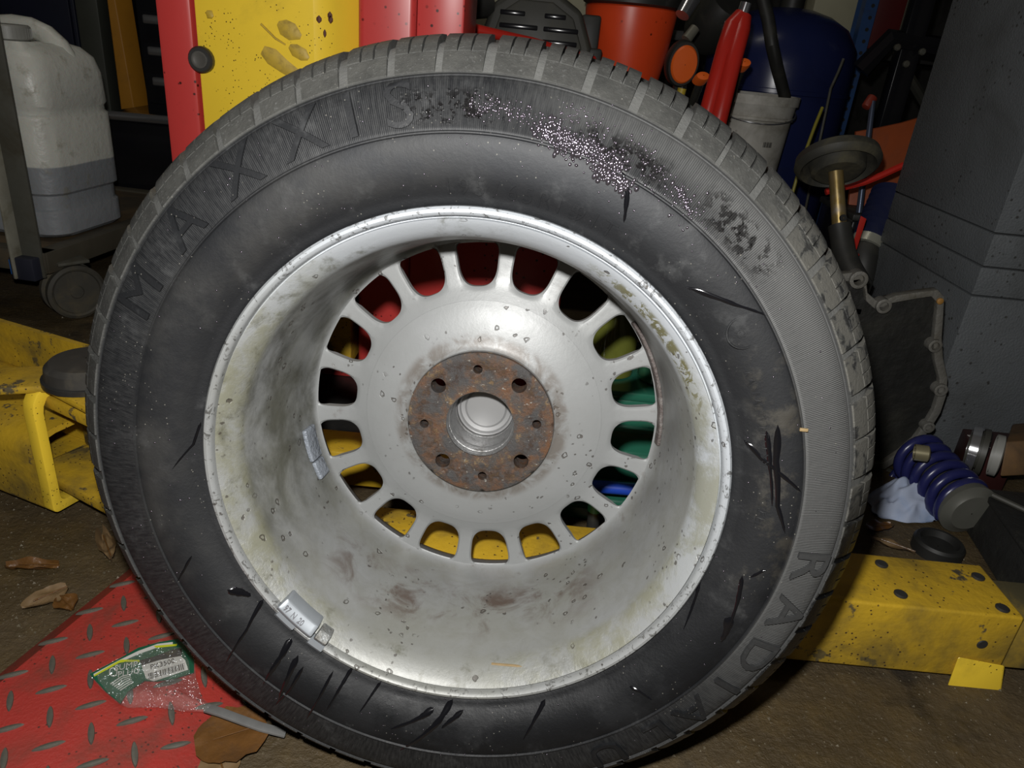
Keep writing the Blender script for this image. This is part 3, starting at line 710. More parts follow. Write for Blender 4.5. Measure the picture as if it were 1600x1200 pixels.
def eye(k, f): a = 2 * PI * k / K; ca = math.cos(a); return ca * ln * f, math.copysign(abs(math.sin(a)) ** 1.3, math.sin(a)) * wd * f
mb.loft([[Vector((*eye(k, 1), -.0004)) for k in range(K)], [Vector((*eye(k, .86), hh * .75)) for k in range(K)], [Vector((eye(k, .45)[0], eye(k, .3)[1], hh)) for k in range(K)]], True, True)
lug0 = None
la = Vector((.0445, -.0125, 0)); lb = Vector((.0115, .0450, 0)); L0 = Vector((-.403, .489, 0)); hd = math.atan2(.0128, .0227)
for i in range(-4, 8):
    for j in range(-6, 10):
        for half in (0, 1):
            c = L0 + la * (i + half / 2) + lb * (j + half / 2); rel = c - PO; v, u = rel.dot(pa), rel.dot(pb)
            if not (.014 < v < .252 and u0 + .02 < u < u1 - .02): continue
            if .160 < v < .180 or .024 < v < .036: pass
            q = c - Vector((0, 0, H)); 
            cc = RW.transposed() @ Vector((c.x, c.y, -H)); px = 800 + F * cc.x / cc.z; py = 600 + F * cc.y / cc.z
            if px < -120 or py > 1330 or px > 620: continue
            z = interp(sec_[:4], v); slope = 0 if .030 < v < .172 else (math.atan2(HP, .030) if v < .030 else -math.atan2(HP - .002, .09))
            if lug0 is None: lug0 = o = mb.build('tread_lug', M_lug, cover, 40, local=True)
            else: o = copy_part(lug0, cover)
            o.location = Vector((c.x, c.y, z)) - Vector(cover.location)
            o.rotation_euler = (Matrix.Rotation(-slope, 3, pb) @ Matrix.Rotation(hd + (PI / 2 if half else 0), 3, 'Z')).to_euler()

# ---------------------------------------------------------------- clear packet with green card on the plate
pk = Wz(215, 1060, HP + .002)
packet = empty('plastic_packet', pk, 'crumpled clear packet with green card and white barcode label', 'packet')
zt_ = HP + .004
def pkp(px, py, z=0): return Wz(px, py, zt_ + z)
M_green = mk('green_card', (.009, .080, .042), .32, var=.12, coat=.6); M_white = mk('white_print', (.46, .46, .43), .4, var=.05); M_lime = mk('lime_print', (.42, .46, .02), .35, var=.05); M_black = mk('black_print', (.022, .02, .018), .35, var=.1)
def sheet(pts, z, th=.0006):
    a = [pkp(*p, z) for p in pts]; mb = MB(); mb.loft([[v - Vector((0, 0, th)) for v in a], a]); return mb
card = sheet([(140, 1053), (188, 1028), (216, 1012), (250, 1003), (278, 998), (292, 1012), (303, 1030), (303, 1050), (272, 1060), (245, 1064), (226, 1063), (200, 1080), (188, 1099), (165, 1080)], .0030).build('green_card', M_green, packet, 0)
sheet([(146, 1053), (185, 1032), (216, 1017), (246, 1006), (270, 1003), (270, 1009), (245, 1012), (218, 1021), (186, 1035), (147, 1057)], .0034, .0003).build('white_stripe', M_white, packet, 0)
sheet([(147, 1057), (186, 1035.5), (194, 1034), (218, 1034), (218, 1031), (190, 1030.5), (184, 1033), (147, 1054.5)], .0037, .0002).build('yellow_stripe', M_lime, packet, 0)
sheet([(244, 1012), (276, 1009), (277, 1006), (240, 1009)], .0037, .0002).build('yellow_stripe', M_lime, packet, 0)
sheet([(218, 1032), (240, 1026), (272, 1014), (284, 1013), (284, 1026), (250, 1033), (222, 1040)], .0036, .0003).build('black_panel', M_black, packet, 0)
sheet([(221, 1040), (250, 1031), (282, 1025), (289, 1031), (294, 1046), (268, 1055), (240, 1064), (228, 1060)], .0040, .0004).build('barcode_label', M_white, packet, 0)
def ground_text(txt, px, py, size, z, mat, name, ang):
    vs, fs = text_geo(txt, size, .5); mb = MB(); c = pkp(px, py, z); ex = Vector((math.cos(ang), math.sin(ang), 0)); ey = Vector((-ex.y, ex.x, 0))
    for q in vs: mb.v.append(c + ex * q.x + ey * q.y * 1.3 + Vector((0, 0, q.z * .0003)))
    mb.f = fs; return mb.build(name, mat, packet, 0)
ga = math.atan2(*(lambda d: (d.y, d.x))(pkp(289, 1028) - pkp(225, 1046)))
ground_text('PK3500', 254, 1037.5, .0070, .0043, M_black, 'code_lettering', ga)
ground_text('SUMP', 197, 1041, .0082, .0036, M_white, 'product_lettering', ga - .12)
ground_text('PLUG', 201, 1051, .0078, .0036, M_white, 'product_lettering', ga - .12)
b0p, b1p = pkp(232, 1057, .0043), pkp(288, 1041, .0043); bu = (b1p - b0p); bn = Vector((-bu.y, bu.x, 0)).normalized()
mb = MB(); s = 0.
while s < .97:
    w = rnd.choice((.012, .012, .022, .032)); c = b0p + bu * (s + w / 2); mb.box(c + bn * .0, (bu.length * w, .0078, .0003), (bu.normalized(), bn, Zv)); s += w + rnd.choice((.014, .022, .03))
mb.build('barcode', M_black, packet, 0)
for k in range(6): sheet([(172 + k * 3, 1068 + k * 2.0), (190 + k * 2.5, 1056 + k * 2.4), (203 + k, 1053 + k * 2.6), (203 + k, 1054 + k * 2.6), (190 + k * 2.5, 1057.4 + k * 2.4), (173 + k * 3, 1069.4 + k * 2.0)], .0035, .0002).build('printed_line', M_white, packet, 0)
mb = MB(); cxy = (177, 1050); mb.tube([pkp(cxy[0] + 6 * math.cos(a), cxy[1] + 6.5 * math.sin(a), .0036) for a in [2 * PI * i / 16 for i in range(16)]], .0005, 5, closed=True).build('printed_ring', M_white, packet)
def mat_film():
    N = NT('clear_plastic_film'); v = N.coord()
    tr = N.node('ShaderNodeBsdfTransparent'); gl = N.node('ShaderNodeBsdfGlossy'); gl.inputs['Roughness'].default_value = .17; gl.inputs[0].default_value = (.85, .88, .92, 1)
    df = N.node('ShaderNodeBsdfDiffuse'); df.inputs[0].default_value = (.55, .53, .5, 1)
    fr = N.node('ShaderNodeLayerWeight'); fr.inputs[0].default_value = .25
    m1 = N.node('ShaderNodeMixShader'); m1.inputs[0].default_value = .10; N.l.new(tr.outputs[0], m1.inputs[1]); N.l.new(df.outputs[0], m1.inputs[2])
    m2 = N.node('ShaderNodeMixShader'); N.l.new(N.math('MULTIPLY_ADD', fr.outputs[1], .45, .045), m2.inputs[0]); N.l.new(m1.outputs[0], m2.inputs[1]); N.l.new(gl.outputs[0], m2.inputs[2])
    bp = N.node('ShaderNodeBump'); bp.inputs['Distance'].default_value = .009; N.l.new(N.noise(v, 75, 3, .6, 2.), bp.inputs['Height'])
    N.l.new(bp.outputs[0], gl.inputs['Normal'])
    N.l.new(m2.outputs[0], N.n['Material Output'].inputs[0]); return N.m
M_film = mat_film()
outline = [(138, 1053), (188, 1027), (250, 1001), (290, 1005), (304, 1030), (306, 1058), (316, 1090), (330, 1102), (318, 1112), (285, 1111), (245, 1105), (200, 1106), (186, 1100), (160, 1078)]
mb = MB(); cx_, cy_ = 232, 1060; rings = []
for f in (1., .92, .8, .65, .5, .35, .2, .06):
    ring = []
    for k in range(56):
        a = k / 56 * len(outline); i = int(a); fr = a - i; p0, p1 = outline[i % 14], outline[(i + 1) % 14]
        x, y = lerp(p0[0], p1[0], fr), lerp(p0[1], p1[1], fr); x, y = lerp(cx_, x, f), lerp(cy_, y, f)
        lower = max(0, min(1, (y - 1058) / 25)); z = .0012 + (1 - f ** 4) * (.0046 + lower * (.007 + .010 * mnoise.noise(Vector((x * .06, y * .09, 1)))))
        ring.append(pkp(x, y, z))
    rings.append(ring)
mb.loft(rings, False, True); mb.build('clear_bag', M_film, packet, 80)
M_strip = mk('dull_grey_strip', (.17, .17, .165), .42, .3, var=.25, vscale=90)
st = [Wz(322, 1106, .025), Wz(345, 1113, .0255), Wz(380, 1126, .022), Wz(408, 1136, .019), Wz(446, 1146, .011)]
mb = MB(); rings = []
for i, p in enumerate(st):
    tg = (st[min(4, i + 1)] - st[max(0, i - 1)]).normalized(); sd = tg.cross(Zv).normalized(); up = sd.cross(tg)
    w = .0045; rings.append([p - sd * w - up * .001, p + sd * w - up * .001, p + sd * w * .9 + up * .0015, p - sd * w * .9 + up * .0015])
mb.loft(rings); tag(mb.build('metal_strip', M_strip, bev=.0004), 'narrow grey strip lying from the packet towards the tyre', 'strip')

# ---------------------------------------------------------------- fallen leaves on the floor
M_leaf = mk('wet_brown_leaf', (.115, .052, .014), .36, var=.45, vscale=40, dirt=(.06, .03, .012), dirt_amt=.4, dscale=30, bump=.001, bscale=120)
M_leaf2 = mk('dry_tan_leaf', (.15, .094, .041), .6, var=.35, vscale=40, dirt=(.07, .04, .02), dirt_amt=.4, dscale=30)
def leaf(px, py, L, Wd, ang, mat, label, z=.001, rise=.006, round_=1.):
    c = Wz(px, py, z); root = empty('dead_leaf', c, label, 'leaf'); mb = MB(); n, m = 14, 8; ex = Vector((math.cos(ang), math.sin(ang), 0)); ey = Vector((-ex.y, ex.x, 0)); sd = px * .37
    for lay in (0, 1):
        for i in range(n + 1):
            u = i / n; hw = Wd / 2 * (math.sin(PI * (u * .94 + .03)) ** (.6 * round_)) * (1 + .16 * mnoise.noise(Vector((u * 7, sd, 0))))
            for j in range(m + 1):
                w = j / m * 2 - 1; zz = rise * (.5 + mnoise.noise(Vector((u * 3 + sd, w * 1.5, 2)))) + rise * .6 * w * w + .001
                mb.v.append(c + ex * ((u - .5) * L) + ey * (w * hw) + Vector((0, 0, max(.0006, zz) + lay * .0006)))
    o = (n + 1) * (m + 1)
    for lay in (0, 1):
        for i in range(n):
            for j in range(m):
                a = lay * o + i * (m + 1) + j; mb.f.append((a, a + 1, a + m + 2, a + m + 1) if lay else (a, a + m + 1, a + m + 2, a + 1))
    mb.build('blade', mat, root, 60)
    MB().tube([c + ex * (L * (.5 - .25 * k)) + Vector((0, 0, rise * 1.1 + .0015 + (0 if k else .0))) for k in range(4)] , .0008, 6).build('midrib', M_leaf, root)
leaf(362, 1152, .062, .060, .5, M_leaf, 'round wet brown leaf beside the red plate', .011, .003, .7)
leaf(345, 1196, .036, .034, 2.2, M_leaf2, 'small tan leaf at the bottom edge below the round leaf', .003, .004)
leaf(52, 890, .058, .016, .15, M_leaf, 'long narrow brown leaf on the floor left of the tyre')
leaf(72, 940, .046, .030, .9, M_leaf2, 'pale tan leaf on the floor close to the red plate')
leaf(168, 862, .060, .020, -.9, M_leaf2, 'curled tan leaf against the tyre on the left', .001, .012)
leaf(104, 948, .030, .024, -.6, M_leaf, 'small dark orange leaf touching the red plate edge')
leaf(40, 553, .060, .016, .6, M_leaf2, 'pale leaf on the floor behind the left lift arm')
leaf(1392, 856, .060, .022, -.5, M_leaf2, 'dull green-brown leaf just behind the right yellow arm')
leaf(1372, 828, .045, .026, .3, M_leaf, 'brown leaf on the floor below the blue rag')
# loose grit
mb = MB()
for k in range(2600):
    if k % 3 == 0: p = Wz(rnd.uniform(-20, 220), rnd.uniform(520, 1010), 0)
    elif k % 3 == 1: p = Wz(rnd.uniform(900, 1620), rnd.uniform(790, 1210), 0)
    else: p = Vector((rnd.uniform(-1.2, 1.2), rnd.uniform(.2, 1.6), 0))
    s = rnd.uniform(.0004, .0012) * (1 if rnd.random() < .93 else 2.2); a = rnd.uniform(0, 6.28)
    q = [p + Vector((math.cos(a + i * 2.09) * s, math.sin(a + i * 2.09) * s * rnd.uniform(.4, 1.4), .0001)) for i in range(3)]
    mb.add(q + [p + Vector((0, 0, s * 1.1))], [(0, 2, 1), (0, 1, 3), (1, 2, 3), (2, 0, 3)])
tag(mb.build('floor_grit', mk('pale_grit', (.12, .10, .065), .6, var=.6, vscale=300), None, 0, local=True), 'scattered pale grit and crumbs over the brown floor', 'grit', kind='stuff')

# ================================================================== left background
M_galv = mk('painted_grey_angle', (.085, .085, .070), .6, var=.25, vscale=20, dirt=(.05, .042, .025), dirt_amt=.45, dscale=14)
M_angl = mk('pale_flange', (.26, .25, .20), .6, var=.3, vscale=30, dirt=(.09, .075, .03), dirt_amt=.4, dscale=18)  # the upright's flange is coloured paler than its face
M_rail = mk('grimy_brown_rail', (.060, .052, .036), .6, var=.35, vscale=20, dirt=(.12, .075, .03), dirt_amt=.35, dscale=12)
troll = empty('parts_trolley', (-1.05, 1.5, 0), 'grey angle-iron trolley with a castor at the left edge', 'trolley')
zS = .150
c0 = Wz(70, 396, zS); c1 = Wz(205, 350, zS); c2 = Wz(0, 372, zS)
dv = (c1 - c0).normalized(); dh = Vector((-dv.y, dv.x, 0))
if dh.x > 0: dh = -dh
mb = MB(); L1, L2 = .62, .95
def rail(o, d, n, L, h=.042, th=.006): 
    return MB().box(o + d * (L / 2) - Vector((0, 0, h / 2)), (L, th, h), (d, n, Zv)).box(o + d * (L / 2) + n * .016 - Vector((0, 0, th / 2)), (L, .032, th), (d, n, Zv))
rail(c0, dv, dh, L1).build('side_rail', M_rail, troll, bev=.0015)
rail(c0, dh, dv, L2).build('front_rail', M_rail, troll, bev=.0015)
rail(c0 + dv * L1, dh, -dv, L2).build('back_rail', M_rail, troll, bev=.0015)
MB().box(c0 + dv * (L1 / 2) + dh * (L2 / 2) - Vector((0, 0, .008)), (L1 - .02, L2 - .02, .008), (dv, dh, Zv)).build('shelf', mk('oily_board', (.10, .065, .030), .6, var=.4, vscale=9, dirt=(.03, .022, .012), dirt_amt=.5), troll, bev=.002)
up0 = c0 + dh * .004
MB().box(up0 + dh * .022 + Vector((0, 0, .50)) - dv * .003, (.006, .044, 1.1), (dv, dh, Zv)).build('upright_face', M_galv, troll, bev=.001)
MB().box(up0 + dh * .044 - dv * .016 + Vector((0, 0, .50)), (.032, .005, 1.1), (dv, dh, Zv)).build('upright_flange', M_angl, troll, bev=.001)
MB().box(up0 + dh * .030 - dv * .010 + Vector((0, 0, -.030)), (.034, .05, .045), (dv, dh, Zv)).build('corner_bracket', mk('navy_bracket', (.020, .022, .035), .5), troll, bev=.003)
MB().box(up0 + dh * .050 - dv * .0215 + Vector((0, 0, -.028)), (.010, .012, .030), (dv, dh, Zv)).build('blue_tape', mk('blue_tape', (.02, .12, .40), .4), troll, bev=.001)
cc_ = Wz(106, 500, 0); cc_.z = .0575; cc_ += dv * .03
cas = MB()
wa = (dh * .55 + dv * .83).normalized(); wa = Vector((.78, -.62, 0)).normalized()
for s in (-1,): pass
castor = MB().lathe([(-.026, .016), (-.026, .046), (-.022, .0565), (-.010, .0565), (-.006, .050), (-.006, .020), (.006, .020), (.006, .050), (.010, .0565), (.022, .0565), (.026, .050), (.024, .046), (.020, .044), (.020, .014), (.022, .012), (.022, .001)], cc_, wa, 40, True, True).build('castor_wheel', mk('dirty_rubber_castor', (.050, .046, .036), .7, var=.3, vscale=40, dirt=(.11, .09, .05), dirt_amt=.4, dscale=20), troll, 30)
wp = wa.cross(Zv).normalized()
for s in (0,):
    poly = [(-.030, .062), (.030, .062), (.022, .02), (.011, -.012), (-.011, -.012), (-.020, .02)]
    MB().prism(poly, cc_ + wa * (.026 * s - .0015), wp, Zv, wa * .003).build('castor_fork', M_galv, castor, bev=.0008)
MB().box(cc_ + Vector((0, 0, .064)), (.06, .06, .006), (wa, wp, Zv)).build('castor_plate', M_galv, castor, bev=.001)

def mat_can():
    N = NT('cloudy_white_plastic'); v = N.coord(); s = N.node('ShaderNodeSeparateXYZ'); N.l.new(v, s.inputs[0]); z = s.outputs[2]
    n = N.noise(v, 12, 6, .6)
    col = N.mix(n, (.52, .52, .46), (.66, .66, .60))
    liq = N.smooth(N.math('ADD', z, N.math('MULTIPLY', n, .004)), .150, .146)
    col = N.mix(N.math('MULTIPLY', liq, .78), col, (.16, .175, .21))
    col = N.mix(N.math('MULTIPLY', N.smooth(N.noise(v, 30, 6, .65), .55, .72), .5), col, (.22, .20, .13))
    N.bump(N.noise(v, 60, 3), .0015)
    return N.set(Base_Color=col, Roughness=.38, Subsurface_Weight=.12, Subsurface_Scale=.02)
M_can = mat_can()
jl = c0 + dv * .20 + dh * .155; jl.z = zS
can = empty('jerrycan', jl, 'cloudy white plastic jerrycan of grey liquid on the trolley', 'jerrycan')
def rrect(cx, cy, hx, hy, r, z, n=5):
    pts = []
    for sx, sy, s0 in ((1, 1, 0), (-1, 1, 90), (-1, -1, 180), (1, -1, 270)):
        for k in range(n + 1): t = math.radians(s0 + 90 * k / n); pts.append(jl + dh * (cx + sx * (hx - r) + r * math.cos(t)) + dv * (cy + sy * (hy - r) + r * math.sin(t)) + Vector((0, 0, z)))
    return pts
mb = MB()
prof = [(.002, .118, .108), (.010, .126, .116), (.055, .126, .116), (.060, .122, .112), (.088, .122, .112), (.094, .128, .118), (.240, .128, .118), (.246, .124, .114), (.256, .124, .114), (.262, .128, .117), (.320, .126, .115), (.350, .118, .108), (.368, .102, .092), (.374, .085, .075)]
mb.loft([rrect(0, 0, hx, hy, .045, z) for z, hx, hy in prof], True, True); mb.build('body', M_can, can, 40)
mb = MB(); mb.loft([rrect(-.040, -.052, hx, hy, .02, z) for z, hx, hy in ((.345, .062, .048), (.368, .054, .042), (.376, .046, .040))], True, True); mb.build('neck_boss', M_can, can, 40)
nk = jl - dv * .058 - dh * .040 + Vector((0, 0, .375))
capb = MB(); capb.lathe([(0, .034), (.004, .0405), (.026, .0405), (.029, .037), (.030, .001)], nk, Zv, 40, True, False)
cap = capb.build('screw_cap', mk('grey_translucent_cap', (.26, .26, .235), .45, var=.15, vscale=50), can, 30)
for k in range(40):
    a = 2 * PI * k / 40; q = nk + (dh * math.cos(a) + dv * math.sin(a)) * .0405 + Vector((0, 0, .015)); rd = (dh * math.cos(a) + dv * math.sin(a))
    MB().box(q, (.002, .002, .018), (rd, Zv.cross(rd), Zv)).build('cap_rib', cap.data.materials[0], cap, 0) if k < 40 else None
mb = MB(); mb.tube([jl + dh * x + dv * .022 + Vector((0, 0, z)) for x, z in ((.085, .350), (.075, .380), (.050, .396), (.01, .400), (-.03, .398), (-.06, .388), (-.085, .368), (-.100, .342))], .020, 12); mb.build('handle', M_can, can, 50)

# tool cabinets behind the trolley
M_blk = mk('gloss_black_enamel', (.010, .010, .012), .18, var=.2); M_chr = mk('chrome_trim', (.62, .62, .64), .16, .9, var=.05)
YC = 2.05
cab = empty('tool_cabinet', W(240, 262, YC), 'low black tool cabinet with a chrome rail left of the red column', 'cabinet')
a0 = W(150, 190, YC); a1 = W(300, 262, YC); x0, x1, zb, zt2 = a0.x, a0.x + .62, .10, W(200, 190, YC).z
wallX(MB(), x0, x1, YC, YC + .42, zb, zt2).build('body', M_blk, cab, bev=.006)
wallX(MB(), x0 - .01, x1, YC - .01, YC + .43, zt2, zt2 + .012).build('top', M_blk, cab, bev=.005)
MB().tube([W(160, 179, YC - .03), W(285, 190, YC - .03)], .0115, 14).build('rail', M_chr, cab)
for sx in (0.01, .60): MB().box((x0 + sx, YC + .05, zb / 2), (.04, .04, zb)).build('foot', M_blk, cab, bev=.003)
MB().box(((x0 + x1) / 2, YC + .37, zb / 2), (.5, .04, zb)).build('plinth', M_blk, cab, bev=.003)
ch = empty('drawer_chest', ((x0 + x1) / 2 + .10, YC + .25, zt2 + .012), 'black drawer chest with chrome handles standing on the tool cabinet', 'tool chest')
cx0 = W(212, 60, YC + .06).x; cz0 = zt2 + .0125
wallX(MB(), cx0, cx0 + .48, YC + .08, YC + .42, cz0, cz0 + .46).build('body', M_blk, ch, bev=.006)
for k, (py0, py1) in enumerate(((22, 38), (72, 86), (119, 133))):
    hz = W(230, (py0 + py1) / 2, YC + .06).z
    dr = wallX(MB(), cx0 + .012, cx0 + .468, YC + .070, YC + .082, hz - .058, hz + .020).build('drawer', M_blk, ch, bev=.003)
    wallX(MB(), cx0 + .025 + k * .004, cx0 + .455, YC + .054, YC + .070, hz - .011, hz + .011).build('handle', M_chr, dr, bev=.005, seg=3)
M_org = mk('orange_post_paint', (.50, .22, .020), .5, var=.15, dirt=(.12, .06, .02), dirt_amt=.3)
p = W(190, 150, 2.58)
tag(MB().hexa([Vector((p.x - .040, 2.58, .0)), Vector((p.x + .055, 2.58, .0)), Vector((p.x + .075, 2.64, .0)), Vector((p.x - .040, 2.64, .0))], [Vector((p.x - .022, 2.58, 1.1)), Vector((p.x - .012, 2.58, 1.1)), Vector((p.x + .018, 2.64, 1.1)), Vector((p.x - .022, 2.64, 1.1))]).build('orange_upright', M_org, bev=.003), 'tapered orange steel upright beside the black drawer chest', 'post')
p = W(160, 120, 2.3)
pst = empty('workshop_post', (p.x, 2.3, 0), 'dull grey-green upright behind the jerrycan', 'post')
wallX(MB(), p.x - .035, p.x + .03, 2.27, 2.33, 0, 2.2).build('tube', mk('grey_green_paint', (.045, .048, .038), .55), pst, bev=.005)
wallX(MB(), p.x - .08, p.x + .08, 2.22, 2.38, 0, .01).build('foot_plate', M_galv, pst, bev=.001)
M_navy = mk('navy_panel', (.010, .012, .028), .45, var=.2)
cb2 = empty('storage_locker', (-2.05, 2.8, 0), 'dark navy locker behind the jerrycan at the top left', 'locker')
wallX(MB(), -2.6, -1.52, 2.6, 3.0, .05, 1.7).build('body', M_navy, cb2, bev=.006)
wallX(MB(), -2.6, -1.52, 2.62, 2.98, 0, .05).build('plinth', M_blk, cb2, bev=.003)
for a_, b_ in ((-2.59, -2.07), (-2.05, -1.53)):
    dr = wallX(MB(), a_, b_, 2.585, 2.6, .08, 1.68).build('door', M_navy, cb2, bev=.003); wallX(MB(), b_ - .06, b_ - .045, 2.565, 2.585, .8, .95).build('handle', M_chr, dr, bev=.003)
for i, (px, col, lab) in enumerate(((183, (.35, .02, .015), 'small red carton under the black cabinet'), (199, (.34, .28, .22), 'small pale carton beneath the black cabinet'), (209, (.24, .11, .035), 'small brown carton under the black cabinet'))):
    q = W(px, 272, YC + .10); s = .028
    bb = empty('small_carton', (q.x, q.y, 0), lab, 'carton')
    MB().box((q.x, q.y, .045), (s * 1.1, .05, .09)).build('box', mk('carton_%d' % i, col, .6), bb, bev=.001); MB().box((q.x, q.y - .0255, .086), (s * 1.1, .001, .01)).build('flap', mk('carton_flap_%d' % i, tuple(c * .7 for c in col), .6), bb, bev=.0002)

# ================================================================== top right background
M_redp = mk('red_plastic', (.82, .075, .016), .36, var=.08, dirt=(.18, .02, .008), dirt_amt=.25, dscale=8, specks=(.06, .01, .005), sscale=60, speck_amt=.4)
M_orgp = mk('orange_plastic', (.80, .13, .014), .45, var=.1, dirt=(.2, .03, .01), dirt_amt=.3)
M_blkp = mk('black_plastic', (.020, .020, .018), .5, var=.25, dirt=(.05, .046, .03), dirt_amt=.35, dscale=10)
M_gryp = mk('dark_grey_plastic', (.045, .044, .036), .5, var=.2, dirt=(.085, .075, .045), dirt_amt=.35)
M_redm = mk('red_enamel', (.45, .022, .014), .28, var=.12, dirt=(.10, .01, .008), dirt_amt=.3, wear=(.25, .2, .18), wear_amt=.72, wscale=16)
M_cream = mk('cream_paint', (.40, .38, .26), .6, var=.12, dirt=(.2, .18, .1), dirt_amt=.3)
# shelf rack that carries the garden machines
YR = 1.72
rack = empty('machine_stand', (.12, 1.95, 0), 'low dark bench carrying the garden machine behind the tyre', 'bench')
wallX(MB(), -.30, .41, YR, YR + .55, .455, .480).build('top', mk('dark_bench_board', (.035, .028, .018), .7, var=.3), rack, bev=.003)
for x in (-.27, .38):
    for y in (YR + .04, YR + .51): wallX(MB(), x - .02, x + .02, y - .02, y + .02, 0, .455).build('leg', M_blk, rack, bev=.003)
# engine cover with vents
eng = empty('garden_engine', W(840, 90, 1.82), 'black vented engine cover above the tyre beside the red column', 'engine')
e0 = W(800, 95, 1.80); ez = .481
prof_e = [(-.05, 0), (.16, 0), (.185, .05), (.18, .13), (.15, .20), (.09, .235), (.0, .235), (-.05, .20), (-.075, .12)]
ox = W(800, 60, 1.82).x
mb = MB(); mb.prism(prof_e, Vector((ox, 1.82, ez)), Vector((1, 0, 0)), Zv, Vector((0, .085, 0))); mb.build('shroud', M_gryp, eng, 35, bev=.012, seg=3)
grille = MB().prism([(x * .80 + .012, z * .80 + .025) for x, z in prof_e], Vector((ox, 1.81, ez)), Vector((1, 0, 0)), Zv, Vector((0, .02, 0))).build('grille', M_gryp, eng, 35, bev=.004)
for k in range(6):
    for a_, b_ in ((-.030, .055), (.068, .145)):
        if k >= 5: b_ -= .03
        MB().box((ox + (a_ + b_) / 2 + .0, 1.808, ez + .055 + k * .026), (b_ - a_, .010, .010)).build('vent_slat', M_blk, grille, bev=.002)
mb = MB(); mb.tube([Vector((ox - .06, 1.84, ez + .20)), Vector((ox - .12, 1.80, ez + .19)), Vector((ox - .135, 1.79, ez + .15)), Vector((ox - .11, 1.80, ez + .11)), Vector((ox - .06, 1.84, ez + .09))], [.03, .034, .034, .032, .028], 14); mb.build('filter_bulge', M_blkp, eng, 60)
MB().box((ox + .185, 1.86, ez + .065), (.04, .07, .13)).build('clutch_housing', M_blkp, eng, bev=.006)
# red tank
YT = 1.93
tk = empty('fuel_can', W(985, 118, YT), 'bright red plastic can with a black collar above the tyre', 'can')
tc = W(982, 60, YT + .08); zb_ = .481
mb = MB(); mb.lathe([(0, .070), (.006, .080), (.05, .088), (.14, .104), (.215, .112), (.225, .112), (.232, .104)], Vector((tc.x, YT + .105, zb_)), Zv, 48, True, True); mb.build('body', M_redp, tk, 35)
MB().lathe([(.228, .108), (.233, .120), (.262, .120), (.270, .110), (.272, .001)], Vector((tc.x, YT + .105, zb_)), Zv, 48, True, False).build('collar', M_blkp, tk, 30)
MB().box((tc.x - .10, YT + .02, zb_ + .10), (.045, .06, .20)).build('side_strap', M_blkp, tk, bev=.006)
# orange knob with black surround
kc = W(1067, 100, 1.80)
kn = empty('recoil_starter', kc - Vector((0, 0, .05)), 'orange round knob in a black ring right of the red can', 'knob')
kx = (Vector((0, 0, H)) - kc).normalized(); ka = (kx + Vector((.35, 0, -.1))).normalized()
MB().lathe([(-.05, .030), (-.02, .046), (0, .046), (.006, .043), (.006, .030)], kc, ka, 40, True, True, squash=(.80, 1.05)).build('ring', M_blkp, kn, 30)
MB().lathe([(0, .0375), (.010, .0375), (.014, .034), (.015, .001)], kc, ka, 40, True, False, squash=(.80, 1.05)).build('face', M_orgp, kn, 30)
MB().cyl(W(1072, 62, 1.83), W(1086, 44, 1.84), .012, .011).build('steel_shaft', mk('dull_steel_shaft', (.20, .19, .15), .5, .4), kn)
MB().cyl(W(1060, 160, 1.80), W(1066, 138, 1.80), .009, .010).build('yellow_plug', mk('yellow_plug', (.45, .33, .03), .5), kn)
mb = MB(); mb.tube([kc - kx * .04, W(1060, 150, 1.83), W(1050, 190, 1.84), Vector((W(1050, 190, 1.84).x, 1.84, .482))], .016, 10); mb.build('stalk', M_blkp, kn)
# black housing under / beside, filling the gap between can and red handle
tr = empty('trimmer_motor', W(1040, 20, 1.98), 'black motor housing with a chrome spout at the top right of the red can', 'motor')
MB().lathe([(0, .05), (.02, .06), (.10, .062), (.13, .05)], W(1094, 62, 2.14), (.25, -.5, .55), 28, True, True).build('housing', M_blkp, tr, 30)
MB().cyl(W(1066, 24, 1.93), W(1082, -4, 1.95), .017, .020).build('chrome_spout', M_chr, tr)
# red bar
tag(MB().tube([W(705, 36, 1.50), W(760, 50, 1.52), W(830, 66, 1.55), W(925, 94, 1.62), Vector((.17, 1.74, .4905))], .0095, 14).build('jack_handle_bar', M_redm), 'thin red bar slanting behind the top of the tyre', 'bar')
# cream cabinet sliver
cc2 = empty('cream_locker', (-.02, 2.75, 0), 'cream painted locker partly hidden right of the red column', 'locker')
wallX(MB(), -.42, .16, 2.55, 2.95, .04, 1.5).build('body', M_cream, cc2, bev=.006); wallX(MB(), -.41, .15, 2.54, 2.551, .08, 1.46).build('door', M_cream, cc2, bev=.002); wallX(MB(), -.40, .14, 2.58, 2.92, 0, .04).build('plinth', M_blk, cc2, bev=.002)
